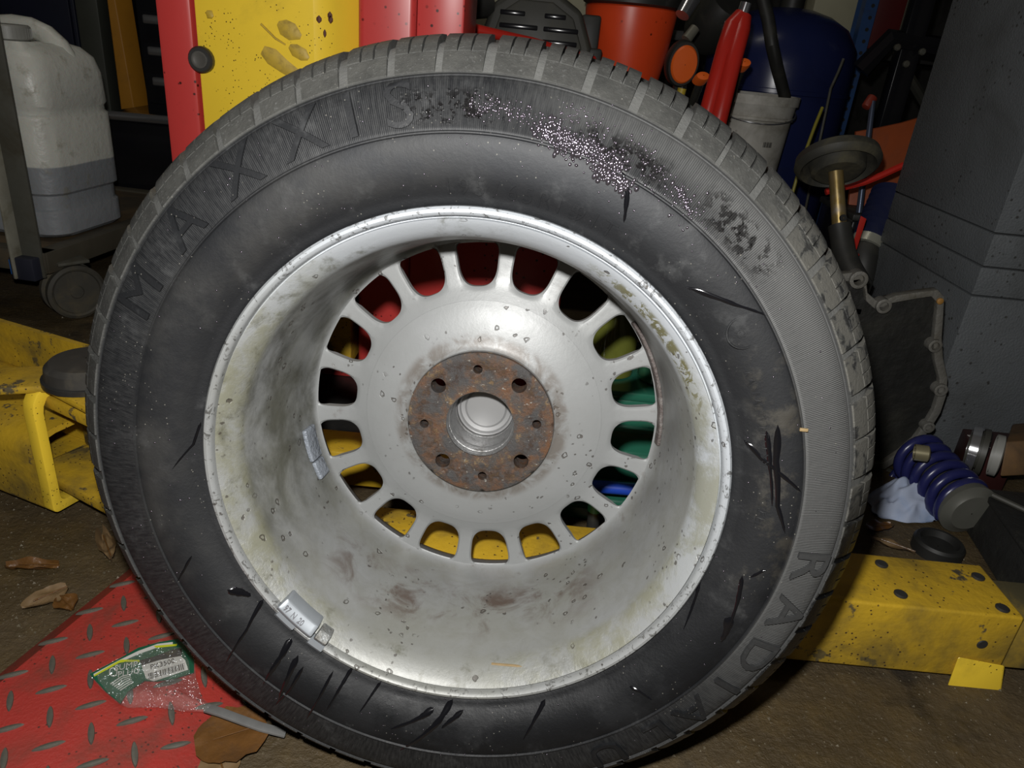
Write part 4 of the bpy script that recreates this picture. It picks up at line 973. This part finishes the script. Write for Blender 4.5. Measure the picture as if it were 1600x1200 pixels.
# red jack with looped tube handle
jk = empty('red_jack', W(1110, 190, 1.62) * 1, 'red tubular jack handle with a chrome end leaning right of the can', 'jack'); jk.location.z = 0
pa0, pa1 = W(1166, 4, 1.66), W(1158, 28, 1.66)
MB().cyl(pa1, pa0, .011).build('chrome_end', M_chr, jk)
l0 = W(1103, 185, 1.60); l0f = Vector((W(1080, 300, 1.56).x, 1.56, .0)); 
MB().tube([l0f, l0, W(1133, 75, 1.63), W(1144, 40, 1.65), W(1158, 26, 1.66)], .017, 16).build('left_tube', M_redm, jk, 60)
r0 = W(1122, 190, 1.585); r0f = Vector((W(1104, 300, 1.545).x, 1.545, .0))
MB().tube([r0f, r0, W(1146, 92, 1.615), W(1158, 48, 1.645), W(1160, 28, 1.66)], .0175, 16).build('right_tube', M_redm, jk, 60)
for px, py, Y, lab in ((1097, 121, 1.74, 'small orange cap just left of the red jack handle'), (1161, 100, 1.74, 'small orange cap just right of the red jack handle')):
    q = W(px, py, Y); d = (Vector((0, 0, H)) - q).normalized(); oc = empty('tool_grip', q, lab, 'tool')
    MB().lathe([(-.02, .012), (0, .0125), (.008, .011), (.010, .001)], q, (d + Vector((.3, 0, .5))).normalized(), 18, True, False, squash=(1.3, .8)).build('cap', M_orgp, oc, 40)
    MB().tube([q - d * .015, q - d * .06 - Vector((.01, 0, .05)), Vector((q.x - .03, q.y + .12, .4925 if px < 1130 else .002))], .010, 10).build('shaft', M_blkp, oc, 40)
# blue gas tank
M_blue = mk('deep_blue_enamel', (.014, .020, .078), .26, var=.10, dirt=(.006, .008, .03), dirt_amt=.3, dscale=6)
YB = 2.35; bt = W(1245, 8, YB); bx = W(1245, 130, YB).x - .035; zt3 = bt.z
tank = empty('gas_tank', (bx, YB + .10, 0), 'large deep blue tank with a domed top at the upper right', 'tank')
R_ = .215; mb = MB(); mb.lathe([(.06, R_ * .8), (.09, R_ * .97), (.12, R_), (zt3 - .23, R_), (zt3 - .228, R_ + .003), (zt3 - .218, R_ + .003), (zt3 - .216, R_), (zt3 - .15, R_), (zt3 - .10, R_ * .96), (zt3 - .05, R_ * .80), (zt3 - .02, R_ * .55), (zt3 - .005, R_ * .30), (zt3, .001)], Vector((bx, YB + .10, 0)), Zv, 56, True, False); mb.build('shell', M_blue, tank, 50)
MB().lathe([(0, R_ * .85), (.09, R_ * .82)], Vector((bx, YB + .10, 0)), Zv, 40, True, True).build('foot_ring', M_blue, tank, 30)
MB().lathe([(0, .035), (.05, .035), (.055, .028), (.10, .028)], Vector((bx, YB + .10, zt3 - .01)), Zv, 20, True, True).build('valve', M_blkp, tank, 30)
mb = MB(); mb.tube([W(1185, -30, 2.02), W(1200, 30, 2.0), W(1206, 70, 1.98), W(1214, 105, 2.0), W(1226, 150, 2.05), Vector((W(1228, 160, 2.08).x, 2.08, .36))], .0155, 12); tag(mb.build('rubber_hose', M_blkp), 'black rubber hose hanging in front of the blue tank', 'hose')
# white bucket
M_buck = mk('dirty_white_plastic', (.46, .445, .40), .5, var=.10, dirt=(.17, .155, .12), dirt_amt=.42, dscale=12, specks=(.10, .09, .07), sscale=60, speck_amt=.5)
YK = 1.98; b1 = W(1196, 158, YK); zr = b1.z + .012
bk = empty('plastic_bucket', (b1.x, YK + .10, .19), 'grubby white plastic bucket in front of the blue tank', 'bucket')
rb = .106; mb = MB(); mb.lathe([(.19, rb * .76), (.194, rb * .79), (zr - .06, rb * .955), (zr - .058, rb * 1.0), (zr - .052, rb * 1.0), (zr - .050, rb * .97), (zr - .022, rb), (zr - .022, rb * 1.05), (zr, rb * 1.06), (zr, rb * .99), (zr - .03, rb * .96), (.20, rb * .74)], Vector((b1.x, YK + .10, 0)), Zv, 48, True, True); body = mb.build('body', M_buck, bk, 30)
cxk = Vector((b1.x, YK + .10, 0))
mb = MB(); mb.tube([cxk + Vector((math.cos(a) * rb * 1.03, math.sin(a) * rb * 1.03, zr - .035 - .030 * math.sin((a - PI) / PI * PI) )) for a in [PI + PI * i / 20 for i in range(21)]], .0022, 8); mb.build('wire_handle', M_chr, bk)
mb = MB()
for k in range(7): a = math.radians(282 + k * 2.2); q = cxk + Vector((math.cos(a), math.sin(a), 0)) * (rb * .925) + Vector((0, 0, zr - .115)); n_ = Vector((math.cos(a), math.sin(a), 0)); mb.box(q, (.0012, .0022 if k % 2 else .0012, .013), (n_, Zv.cross(n_), Zv))
mb.build('printed_code', M_black, bk, 0)
bs = empty('wooden_box', (b1.x, YK + .10, 0), 'dark box the white bucket stands on', 'box'); wallX(MB(), b1.x - .14, b1.x + .14, YK - .02, YK + .22, 0, .178).build('body', mk('dark_wood_box', (.03, .022, .014), .7), bs, bev=.003); wallX(MB(), b1.x - .145, b1.x + .145, YK - .025, YK + .225, .178, .19).build('lid', mk('dark_wood_lid', (.04, .028, .016), .7), bs, bev=.002)
# blue perforated rack with shelves
M_rackb = mk('blue_rack_paint', (.020, .065, .19), .45, var=.15, dirt=(.012, .02, .04), dirt_amt=.35)
rk = empty('storage_rack', (1.25, 2.9, 0), 'blue perforated steel shelving rack at the upper right', 'shelf rack')
for px, Y in ((1345, 2.62), (1322, 2.62)):
    pass
ux = W(1347, 15, 2.80).x; ux2 = W(1318, 140, 2.72).x
for x, y in ((ux, 2.80), (ux2 + .02, 2.72), (ux + .62, 2.72), (ux + .62, 3.05), (ux2 - .60, 3.05)):
    u_ = wallX(MB(), x - .02, x + .02, y - .002, y + .002, 0, 1.8).box((x - .019, y + .017, .9), (.003, .034, 1.8)).build('upright', M_rackb, rk)
    for k in range(16): MB().cyl((x + .004, y - .0028, .36 + k * .035), (x + .004, y - .0018, .36 + k * .035), .006, n=10).build('slot', M_grease_hole, u_, 0)  # flat dark discs paint in the shade of the holes
for z in (.12, .66, 1.2): wallX(MB(), ux2 - .62, ux + .64, 2.74, 3.08, z, z + .03).build('shelf', mk('dark_shelf_%d' % int(z * 100), (.016, .015, .014), .6), rk, bev=.002)
q = W(1315, 8, 2.80)
cbx = empty('storage_box', (q.x, 2.88, .69), 'cream box on the blue rack at the top edge', 'box'); wallX(MB(), q.x - .09, q.x + .075, 2.80, 2.98, .6905, .98).build('body', M_cream, cbx, bev=.004); wallX(MB(), q.x - .092, q.x + .077, 2.798, 2.982, .98, 1.02).build('lid', M_cream, cbx, bev=.003)
cbx.location.z = .69
for nm, px, wpx, colr, lab in (('tool_case', 1385, 60, (.10, .008, .008), 'dark red case on the blue rack near the pillar'), ('tool_case', 1440, 26, (.05, .05, .05), 'dark grey case on the blue rack beside the pillar')):
    q = W(px, 20, 2.80); w = wpx / F * 2.6; e_ = empty(nm, (q.x, 2.8, .69), lab, 'case'); mt = mk(lab[:14].replace(' ', '_'), colr, .5)
    wallX(MB(), q.x - w / 2, q.x + w / 2, 2.80, 3.0, .6905, 1.1).build('body', mt, e_, bev=.01); wallX(MB(), q.x - w / 5, q.x + w / 5, 2.78, 2.80, .88, .90).build('handle', M_blk, e_, bev=.003)
# bent orange car panel, loose tools, yellow rod
M_rustp = mk('faded_orange_panel', (.30, .062, .014), .5, var=.2, dirt=(.09, .03, .015), dirt_amt=.4)
P_ = [W(1338, 206, 1.95), W(1372, 200, 1.95), W(1410, 192, 1.96), W(1450, 180, 1.96), W(1445, 262, 1.90)] + [Vector((x, 1.88, .3155)) for x in (1.02, .90, .79)]
mb = MB(); mb.loft([P_, [v + Vector((0, .012, 0)) for v in P_]]); pnl = mb.build('body_panel', M_rustp, bev=.002); tag(pnl, 'faded orange metal panel left of the grey pillar', 'panel')
sb = empty('junk_crate', (.93, 1.87, 0), 'black crate supporting the junk left of the pillar', 'crate')
wallX(MB(), .76, 1.10, 1.76, 1.98, .02, .30).build('body', M_blk, sb, bev=.006); wallX(MB(), .755, 1.105, 1.755, 1.985, .30, .315).build('rim', M_blkp, sb, bev=.003); wallX(MB(), .78, 1.08, 1.78, 1.96, 0, .02).build('base', M_blk, sb, bev=.002)
sd_t = empty('screwdriver', W(1345, 190, 1.86), 'screwdriver with a red handle and bright shaft left of the pillar', 'screwdriver')
MB().cyl(Vector((.775, 1.775, .316)), W(1364, 158, 1.84), .0075, .006).build('shaft', mk('blue_steel_shaft', (.09, .11, .16), .3, .6), sd_t); MB().cyl(W(1352, 168, 1.84), W(1364, 152, 1.85), .010, .012).build('handle', mk('dull_red_handle', (.20, .025, .012), .5), sd_t, bev=.003)
tag(MB().tube([Vector((W(1250, 260, 1.80).x - .02, 1.78, .003)), W(1250, 260, 1.80), W(1274, 195, 1.83), W(1285, 168, 1.85)], .0038, 8).build('yellow_rod', mk('yellow_rod_paint', (.22, .19, .015), .5)), 'thin yellow rod right of the white bucket', 'rod')
tag(MB().tube([Vector((.80, 2.16, .003)), W(1298, 138, 2.14), W(1310, 112, 2.15), W(1318, 92, 2.16)], .0035, 8).build('steel_rod', M_galv), 'thin bright rod along the right side of the blue tank', 'rod')
fb_ = empty('folding_stand', (1.05, 2.25, 0), 'black steel stand with bolts left of the pillar top', 'stand')
MB().box(W(1400, 140, 2.25), (.055, .05, .62)).build('post', M_blk, fb_, bev=.004); MB().tube([W(1345, 110, 2.25), W(1390, 62, 2.24), W(1470, 75, 2.25)], .028, 8).build('arm', M_blk, fb_)
MB().tube([W(1408, 100, 2.24), W(1450, 170, 2.3)], .014, 8).build('brace', M_gryp, fb_); wallX(MB(), .93, 1.17, 2.12, 2.38, 0, .02).build('base', M_blk, fb_, bev=.004); pz = W(1400, 140, 2.25); MB().box((pz.x, 2.25, .1), (.05, .045, .2)).build('lower_post', M_blk, fb_, bev=.003)
for px, py in ((1401, 74), (1440, 81), (1415, 100)): MB().lathe([(0, .009), (.008, .009), (.011, .006)], W(px, py, 2.21), (0, -1, 0), 8, True, True).build('bolt', M_galv, fb_)
# shaft with rubber dish (standing among the parts)
M_brass = mk('gold_zinc_tube', (.42, .30, .11), .28, .75, var=.3, vscale=30, dirt=(.30, .27, .25), dirt_amt=.4, dscale=20)
M_rubd = mk('dusty_rubber_dish', (.032, .031, .025), .6, var=.3, vscale=25, dirt=(.095, .083, .045), dirt_amt=.4, dscale=16)
ms = empty('steering_shaft', W(1330, 420, 1.40), 'gold tube with a hole under a dusty black rubber dish', 'shaft'); ms.location.z = .0
rt, rb2 = W(1306, 268, 1.42), W(1312, 360, 1.38); ax = (rt - rb2).normalized()
tb = MB().lathe([(0, .0130), ((rt - rb2).length, .0130)], rb2, ax, 28, True, True).build('gold_tube', M_brass, ms, 30)
hq = W(1314, 338, 1.38); MB().lathe([(-.004, .0062), (.0005, .0062), (.0006, .001)], hq - Vector((0, .0128, 0)), (.05, -1, .3), 16).build('cross_hole', M_grease_hole, tb)  # dark plug: the shade inside the hole is put into colour
MB().lathe([(-.006, .014), (.002, .0145), (.003, .0135)], rb2, ax, 28, True, True).build('end_ring', M_chr, tb, 30)
dc = W(1309, 262, 1.43); da = (Vector((.05, -.62, -.78))).normalized()
MB().lathe([(-.036, .020), (-.032, .058), (-.022, .073), (-.008, .076), (0, .072), (.004, .066), (-.006, .060), (-.010, .050), (.006, .047), (.012, .040), (.012, .020)], dc, da, 48, True, True).build('rubber_dish', M_rubd, ms, 35)
mb = MB(); mb.tube([rb2 + ax * .01, W(1318, 392, 1.36), W(1328, 418, 1.33), W(1345, 440, 1.30), Vector((W(1345, 440, 1.30).x, 1.32, .16)), Vector((.62, 1.34, .0))], .0205, 14); mb.build('black_elbow', M_blkp, ms, 50)
# blue corrugated boot
M_boot = mk('navy_rubber', (.014, .018, .055), .4, var=.2, dirt=(.03, .03, .04), dirt_amt=.3)
bo = empty('rubber_boot', W(1352, 410, 1.36), 'navy corrugated rubber boot with a silver clamp by the pillar', 'boot'); q0, q1 = W(1357, 382, 1.60), W(1400, 300, 1.68); bo.location.z = 0
ax = (q1 - q0); L = ax.length; pr = []
for k in range(10): pr += [(L * k / 10, .038 + k * .0012), (L * (k + .5) / 10, .027 + k * .001)]
MB().lathe(pr, q0, ax, 32, True, True).build('bellows', M_boot, bo, 25)
MB().lathe([(-.014, .036), (-.014, .039), (.006, .039), (.006, .036)], q0, ax, 32, True, True).build('clamp', mk('bright_clamp', (.5, .5, .42), .3, .6), bo, 30)
mb = MB(); mb.tube([q0, W(1350, 402, 1.58), W(1347, 428, 1.57), Vector((.70, 1.58, .14)), Vector((.71, 1.60, .03))], .033, 14); mb.build('black_neck', M_blkp, bo, 50)
rj = empty('red_bracket', Vector((.62, 1.50, 0)), 'red steel bracket behind the gold tube', 'bracket')
mb = MB(); mb.hexa([W(1328, 398, 1.50), W(1336, 398, 1.50), W(1336, 398, 1.53), W(1328, 398, 1.53)], [W(1345, 337, 1.50), W(1354, 342, 1.50), W(1354, 342, 1.53), W(1345, 337, 1.53)]); mb.build('upright', M_redm, rj, bev=.001)
mb = MB(); mb.tube([W(1334, 395, 1.51), Vector((.66, 1.51, .12)), Vector((.66, 1.51, 0))], .012, 8); mb.build('foot', M_redm, rj)
mb = MB(); mb.tube([W(1290, 300, 1.60), W(1350, 285, 1.6), W(1375, 275, 1.6), W(1412, 258, 1.6)], .007, 8); tag(mb.build('red_pipe', M_redm), 'thin glossy red pipe behind the rubber dish', 'pipe')

# ================================================================== gearbox bell housing
M_alu = mk('cast_aluminium', (.155, .15, .135), .5, .25, var=.25, vscale=30, dirt=(.07, .06, .04), dirt_amt=.42, dscale=18, bump=.0012, bscale=160)
M_bell = mk('oily_black_casting', (.010, .010, .009), .55, var=.5, vscale=20, dirt=(.030, .028, .018), dirt_amt=.35, bump=.002, bscale=60)
YBH = 1.10
bh = empty('bell_housing', Vector((.55, 1.15, 0)), 'grey cast gearbox bell housing with bolt holes right of the tyre', 'gearbox')
ol = [(1318, 428), (1345, 424), (1354, 440), (1356, 458), (1370, 470), (1386, 468), (1400, 462), (1440, 456), (1466, 453), (1476, 464), (1474, 500), (1472, 528), (1474, 560), (1481, 592), (1479, 618), (1470, 645), (1456, 668), (1436, 694), (1410, 716), (1382, 734), (1340, 742), (1290, 738), (1235, 700), (1205, 640), (1196, 580), (1210, 510), (1240, 460), (1280, 435)]
cen = W(1330, 592, YBH); OUT = [W(px, py, YBH) for px, py in ol]
for v in OUT: v.z = max(v.z, .004)
def shrink(P, d): return [v + (cen - v).normalized() * d for v in P]
INN = shrink(OUT, .013); mb = MB(); n = len(OUT); dY = Vector((0, .016, 0))
rings = [OUT, INN, [v + dY for v in INN], [v + dY for v in OUT], OUT]; mb.loft(rings, False, False); mb.build('flange', M_alu, bh, 30, bev=.0015)
sh = [[v + Vector((0, .010, 0)) for v in shrink(OUT, .004)], [v + Vector((0, .07, 0)) for v in shrink(OUT, .030)], [cen + (v - cen) * .55 + Vector((0, .15, .0)) for v in OUT], [cen + (v - cen) * .42 + Vector((0, .19, 0)) for v in OUT]]
sh2 = [[cen + (v - cen) * .36 + Vector((0, .18, 0)) for v in OUT], [cen + (v - cen) * .50 + Vector((0, .14, 0)) for v in OUT], [v + Vector((0, .07, 0)) for v in shrink(OUT, .036)], [v + Vector((0, .010, 0)) for v in shrink(OUT, .012)]]
mb = MB(); mb.loft(sh + sh2, False, True); mb.loft([sh2[0], sh[3]], False, True); mb.build('bell', M_bell, bh, 50)
for px, py, r in ((1340, 436, .0135), (1379, 477, .0115), (1459, 539, .0105), (1468, 608, .0105), (1449, 666, .0095)):
    q = W(px, py, YBH); MB().lathe([(-.012, r), (.006, r), (.0065, r * .9), (.0065, r * .62), (-.010, r * .60), (-.010, .0005)], q, (0, -1, 0), 24, True, False).build('bolt_lug', M_alu, bh, 30)
q = W(1468, 470, YBH - .002); MB().lathe([(0, .005), (.003, .005), (.004, .003)], q, (0, -1, 0), 10, True, True).build('rusty_dowel', mk('rusty_dowel', (.28, .14, .03), .6), bh)
MB().box(W(1300, 480, YBH + .02), (.09, .02, .014)).build('web', M_alu, bh, bev=.003)

# ================================================================== lower right parts
M_spr = mk('blue_spring_paint', (.016, .018, .085), .30, var=.2, dirt=(.03, .028, .05), dirt_amt=.3, dscale=20)
def strut(a, b, R, wire, turns, label, seat):
    a, b = Vector(a), Vector(b); ax = b - a; L = ax.length; x, y, z = basis(ax); root = empty('coil_spring', Vector(((a.x + b.x) / 2, (a.y + b.y) / 2, 0)), label, 'spring')
    n = int(turns * 22); pts = [a + z * (L * k / n) + (x * math.cos(2 * PI * turns * k / n) + y * math.sin(2 * PI * turns * k / n)) * R for k in range(n + 1)]
    MB().tube(pts, wire, 10).build('coil', M_spr, root, 60)
    MB().cyl(a - z * .01, b + z * .002, R * .60, n=24).build('damper_tube', M_gryp, root)
    if seat: MB().lathe([(-.004, R + wire * .5), (.010, R + wire * .7), (.014, R * .9), (.018, R * .8), (.019, .001)], b, z, 36, True, False).build('spring_seat', mk('pale_seat', (.10, .10, .085), .5, .1, var=.3), root, 30)
    return root
strut(W(1432, 712, 1.07), W(1506, 790, .945), .037, .0078, 5.6, 'blue coil spring with a grey end seat in front of the pillar', True)
strut(W(1392, 744, 1.11), W(1432, 772, 1.075), .018, .0050, 5, 'smaller dark blue spring beside the blue rag', False)
q = W(1440, 708, .985); tag(MB().lathe([(-.010, .010), (-.010, .0125), (.008, .0125), (.010, .010), (.010, .006), (-.010, .006)], q, (.9, -.3, .1), 24, False, False).build('brass_bush', mk('dull_brass_bush', (.26, .23, .14), .35, .5)), 'dull brass bush resting on the blue coil spring', 'bush')
rg = empty('bearing_ring', W(1518, 716, 1.06), 'shiny silver ring behind the blue coil spring', 'bearing'); q = W(1512, 700, 1.05); rax = Vector((.85, -.5, .05)).normalized(); rg.location.z = .02
MB().lathe([(0, .032), (0, .037), (.012, .0375), (.013, .032), (0, .032)], q, rax, 40).build('outer_ring', M_chr, rg, 30); MB().lathe([(.016, .034), (.016, .037), (.024, .037), (.024, .030), (.0, .026)], q, rax, 40).build('race', M_gryp, rg, 30); MB().lathe([(.034, .033), (.044, .033), (.046, .028), (.034, .028)], q, rax, 40).build('ribbed_cap', mk('pale_ribbed_cap', (.25, .25, .23), .5), rg, 30)
cq = W(1540, 730, 1.13); ct = empty('printed_carton', Vector((cq.x, cq.y, 0)), 'dark red carton with a white printed letter by the pillar foot', 'carton')
ctop = W(1536, 676, 1.15).z
T = [W(1500, 680, 1.16), W(1580, 676, 1.16), W(1592, 706, 1.06), W(1520, 720, 1.06)]
for v in T: v.z = ctop - .0
mb = MB(); mb.hexa([Vector((v.x, v.y, .0)) for v in reversed(T)], list(reversed(T))); M_ct = mk('dark_red_card', (.035, .010, .009), .45, var=.2); mb.build('box', M_ct, ct, bev=.002)
vs, fs = text_geo('P', .062, .5); mb = MB(); c_ = (T[0] + T[1] + T[2] + T[3]) / 4 + Vector((.02, .0, .001)); ex = Vector((.88, -.46, 0)); ey = Vector((.46, .88, 0))
for v in vs: mb.v.append(c_ + ex * v.y * -1 + ey * v.x + Vector((0, 0, v.z * .0008)))
mb.v = [c_ + Vector((-.03, 0, 0)) + Vector((1, .05, 0)) * v.x * 1.1 + Vector((-.25, .97, 0)) * v.y + Vector((0, 0, v.z * .0008)) for v in vs]
mb.f = fs; mb.build('white_letter', mk('white_letter', (.42, .42, .40), .5), ct, 0)
wq = W(1585, 726, .99); M_wd = mk('oily_timber', (.12, .062, .020), .6, var=.5, vscale=22, dirt=(.03, .02, .01), dirt_amt=.5, dscale=12)
tag(MB().hexa([W(1562, 745, 1.0), W(1660, 740, 1.0), W(1660, 700, 1.12), W(1572, 705, 1.12)], [W(1572, 690, 1.02), W(1665, 685, 1.02), W(1665, 655, 1.12), W(1582, 662, 1.12)]).build('timber_block', M_wd, bev=.003), 'oily brown timber block at the right edge', 'block')
ck = empty('black_crate', (.86, .85, 0), 'black greasy plastic crate at the right edge behind the yellow arm', 'crate')
T = [Vector((.672, .752, 0)), Vector((1.05, .745, 0)), Vector((1.05, .96, 0)), Vector((.705, .96, 0))]
M_crt = mk('greasy_black_crate', (.012, .012, .011), .6, var=.4, dirt=(.035, .036, .022), dirt_amt=.3, dscale=25, bump=.003, bscale=60)
mb = MB(); mb.loft([[v + Vector((.0, 0, .001)) for v in T], [v + Vector((.012, 0, .068)) for v in T]], True, True); mb.build('body', M_crt, ck, bev=.006)
mb = MB(); mb.loft([[v + Vector((.004, -.004, .064)) for v in T], [v + Vector((.004, -.004, .072)) for v in T]], True, True); mb.build('rim', M_crt, ck, bev=.003)
MB().tube([Vector((.71, .93, .0765)), Vector((.80, .82, .0765)), Vector((1.0, .80, .0765))], .004, 8).build('edge_wire', M_gryp, ck)
# blue and white rag
M_rag = mk('blue_white_cloth', (.36, .41, .53), .8, var=.10, vscale=10, dirt=(.20, .30, .50), dirt_amt=.40, dscale=14, specks=(.12, .12, .12), sscale=60, speck_amt=.2)
rc = Wz(1415, 792, 0); mb = MB(); n, m = 44, 30
for lay in (0, 1):
    for i in range(n + 1):
        for j in range(m + 1):
            u, w = i / n * 2 - 1, j / m * 2 - 1; rr = math.hypot(u, w); edge = max(0, 1 - rr ** 3.0)
            f1 = mnoise.noise(Vector((u * 2.4 + 3, w * 3.4, .3))); f2 = abs(mnoise.noise(Vector((u * 2.2 + w * 1.5, w * 2.6 - u, 5.3))))
            hgt = .003 + edge * (.040 + .022 * f1 - .026 * f2); k = 1 + .14 * mnoise.noise(Vector((u * 2, w * 2, 9)))
            s = 1 / max(1, rr) * k
            mb.v.append(rc + Vector((u * s * .062 + w * .018, w * s * .050, max(.0015, hgt) + lay * .0012)))
o = (n + 1) * (m + 1)
for lay in (0, 1):
    for i in range(n):
        for j in range(m):
            a = lay * o + i * (m + 1) + j; mb.f.append((a, a + m + 1, a + m + 2, a + 1) if lay else (a, a + 1, a + m + 2, a + m + 1))
tag(mb.build('cleaning_rag', M_rag, None, 70), 'crumpled pale blue rag right of the tyre', 'rag')
q = Wz(1462, 862, 0); tag(MB().lathe([(0.0005, .034), (.016, .034), (.020, .031), (.020, .026), (.010, .024), (.010, .001)], q, (0, -.0, 1), 36, True, False).build('round_cap', M_grease_hole), 'round greasy black cap on the floor behind the right arm', 'cap')
q = Wz(1422, 806, 0); tag(MB().lathe([(0.0004, .006), (.006, .008), (.012, .006), (.014, .001)], q, (0, 0, 1), 10, True, False).build('brown_pebble', M_leaf2), 'small brown pebble beside the blue rag', 'pebble')
# things seen through the openings of the rim
M_glassg = mk('green_tinted_plastic', (.020, .12, .075), .16, var=.3, vscale=12, coat=.6, dirt=(.01, .05, .035), dirt_amt=.4)
gb = empty('green_bottle_crate', Vector((.16, .93, 0)), 'green plastic crate of bottles behind the wheel, seen through the right openings', 'crate')
wallX(MB(), .075, .36, .87, 1.05, .012, .20).build('body', M_glassg, gb, bev=.006); wallX(MB(), .07, .365, .865, 1.055, .20, .213).build('rim', M_glassg, gb, bev=.004)
for k in range(4): wallX(MB(), .08, .355, .862, .870, .03 + k * .042, .036 + k * .042).build('slat', mk('pale_green_slat', (.06, .20, .14), .3), gb, bev=.001)
wallX(MB(), .085, .35, .88, 1.04, 0, .012).build('base', M_glassg, gb, bev=.002)
for k, (x, y, h) in enumerate(((.13, .93, .33), (.20, .92, .30), (.28, .95, .32))):
    gbo = empty('green_bottle', (x, y, .2), ('tall olive bottle in the green crate behind the wheel', 'short green bottle in the middle of the crate behind the wheel', 'green bottle at the right end of the crate behind the wheel')[k], 'bottle')
    gbo.location.z = .2135
    MB().lathe([(.2135, .030), (.2150, .032), (h - .06, .032), (h - .03, .014), (h, .013)], Vector((x, y, 0)), Zv, 24, True, True).build('glass', mk('olive_glass_%d' % k, ((.10, .11, .02), (.02, .09, .05), (.03, .10, .05))[k], .12, var=.4, vscale=30, coat=.5), gbo, 40)
    MB().lathe([(h, .015), (h + .014, .015), (h + .015, .001)], Vector((x, y, 0)), Zv, 16, True, False).build('cap', M_blkp, gbo, 30)
tag(MB().tube([Vector((.09, .83, .010)) + Vector((0, 0, .078)), Vector((.30, .835, .088))], .0085, 12).build('blue_pipe', mk('bright_blue_pipe', (.015, .06, .42), .35)), 'bright blue pipe behind the wheel, seen through the right openings', 'pipe')
q = Vector((.118, .735, .0)); sdv = empty('green_marker', q, 'black tool with a teal end behind the wheel by the yellow arm', 'tool')
MB().cyl(q + Vector((0, 0, .001)), q + Vector((-.006, .0, .115)), .0075, n=14).build('black_grip', M_blkp, sdv); MB().lathe([(0, .0085), (.016, .0085), (.019, .006)], q + Vector((-.006, 0, .115)), Zv, 14, True, True).build('teal_end', mk('teal_plastic', (.03, .24, .17), .4), sdv, 30)

# bits of straw and wood resting on the wheel
M_straw = mk('pale_straw', (.22, .155, .075), .6, var=.3, vscale=200)
def on_rim(px, py, d): r, t = p2w(px, py, d); return MR @ (wl(r, t, d)) + contact
q0, q1 = on_rim(768, 1039, .020), on_rim(842, 1048, .014)
tag(MB().tube([q0 + Vector((0, 0, .0012)), (q0 + q1) / 2 + Vector((0, 0, .0022)), q1 + Vector((0, 0, .0012))], .0011, 6).build('straw_stalk', M_straw), 'thin pale straw lying in the bottom of the rim', 'straw')
r, t = p2w(1253, 668); c = MR @ wl(r, t, sd_(r) - .0012) + contact
tag(MB().box(c, (.0055, .0016, .0022)).build('wood_chip', M_straw, bev=.0003), 'tiny tan wood chip stuck on the right sidewall', 'wood chip')
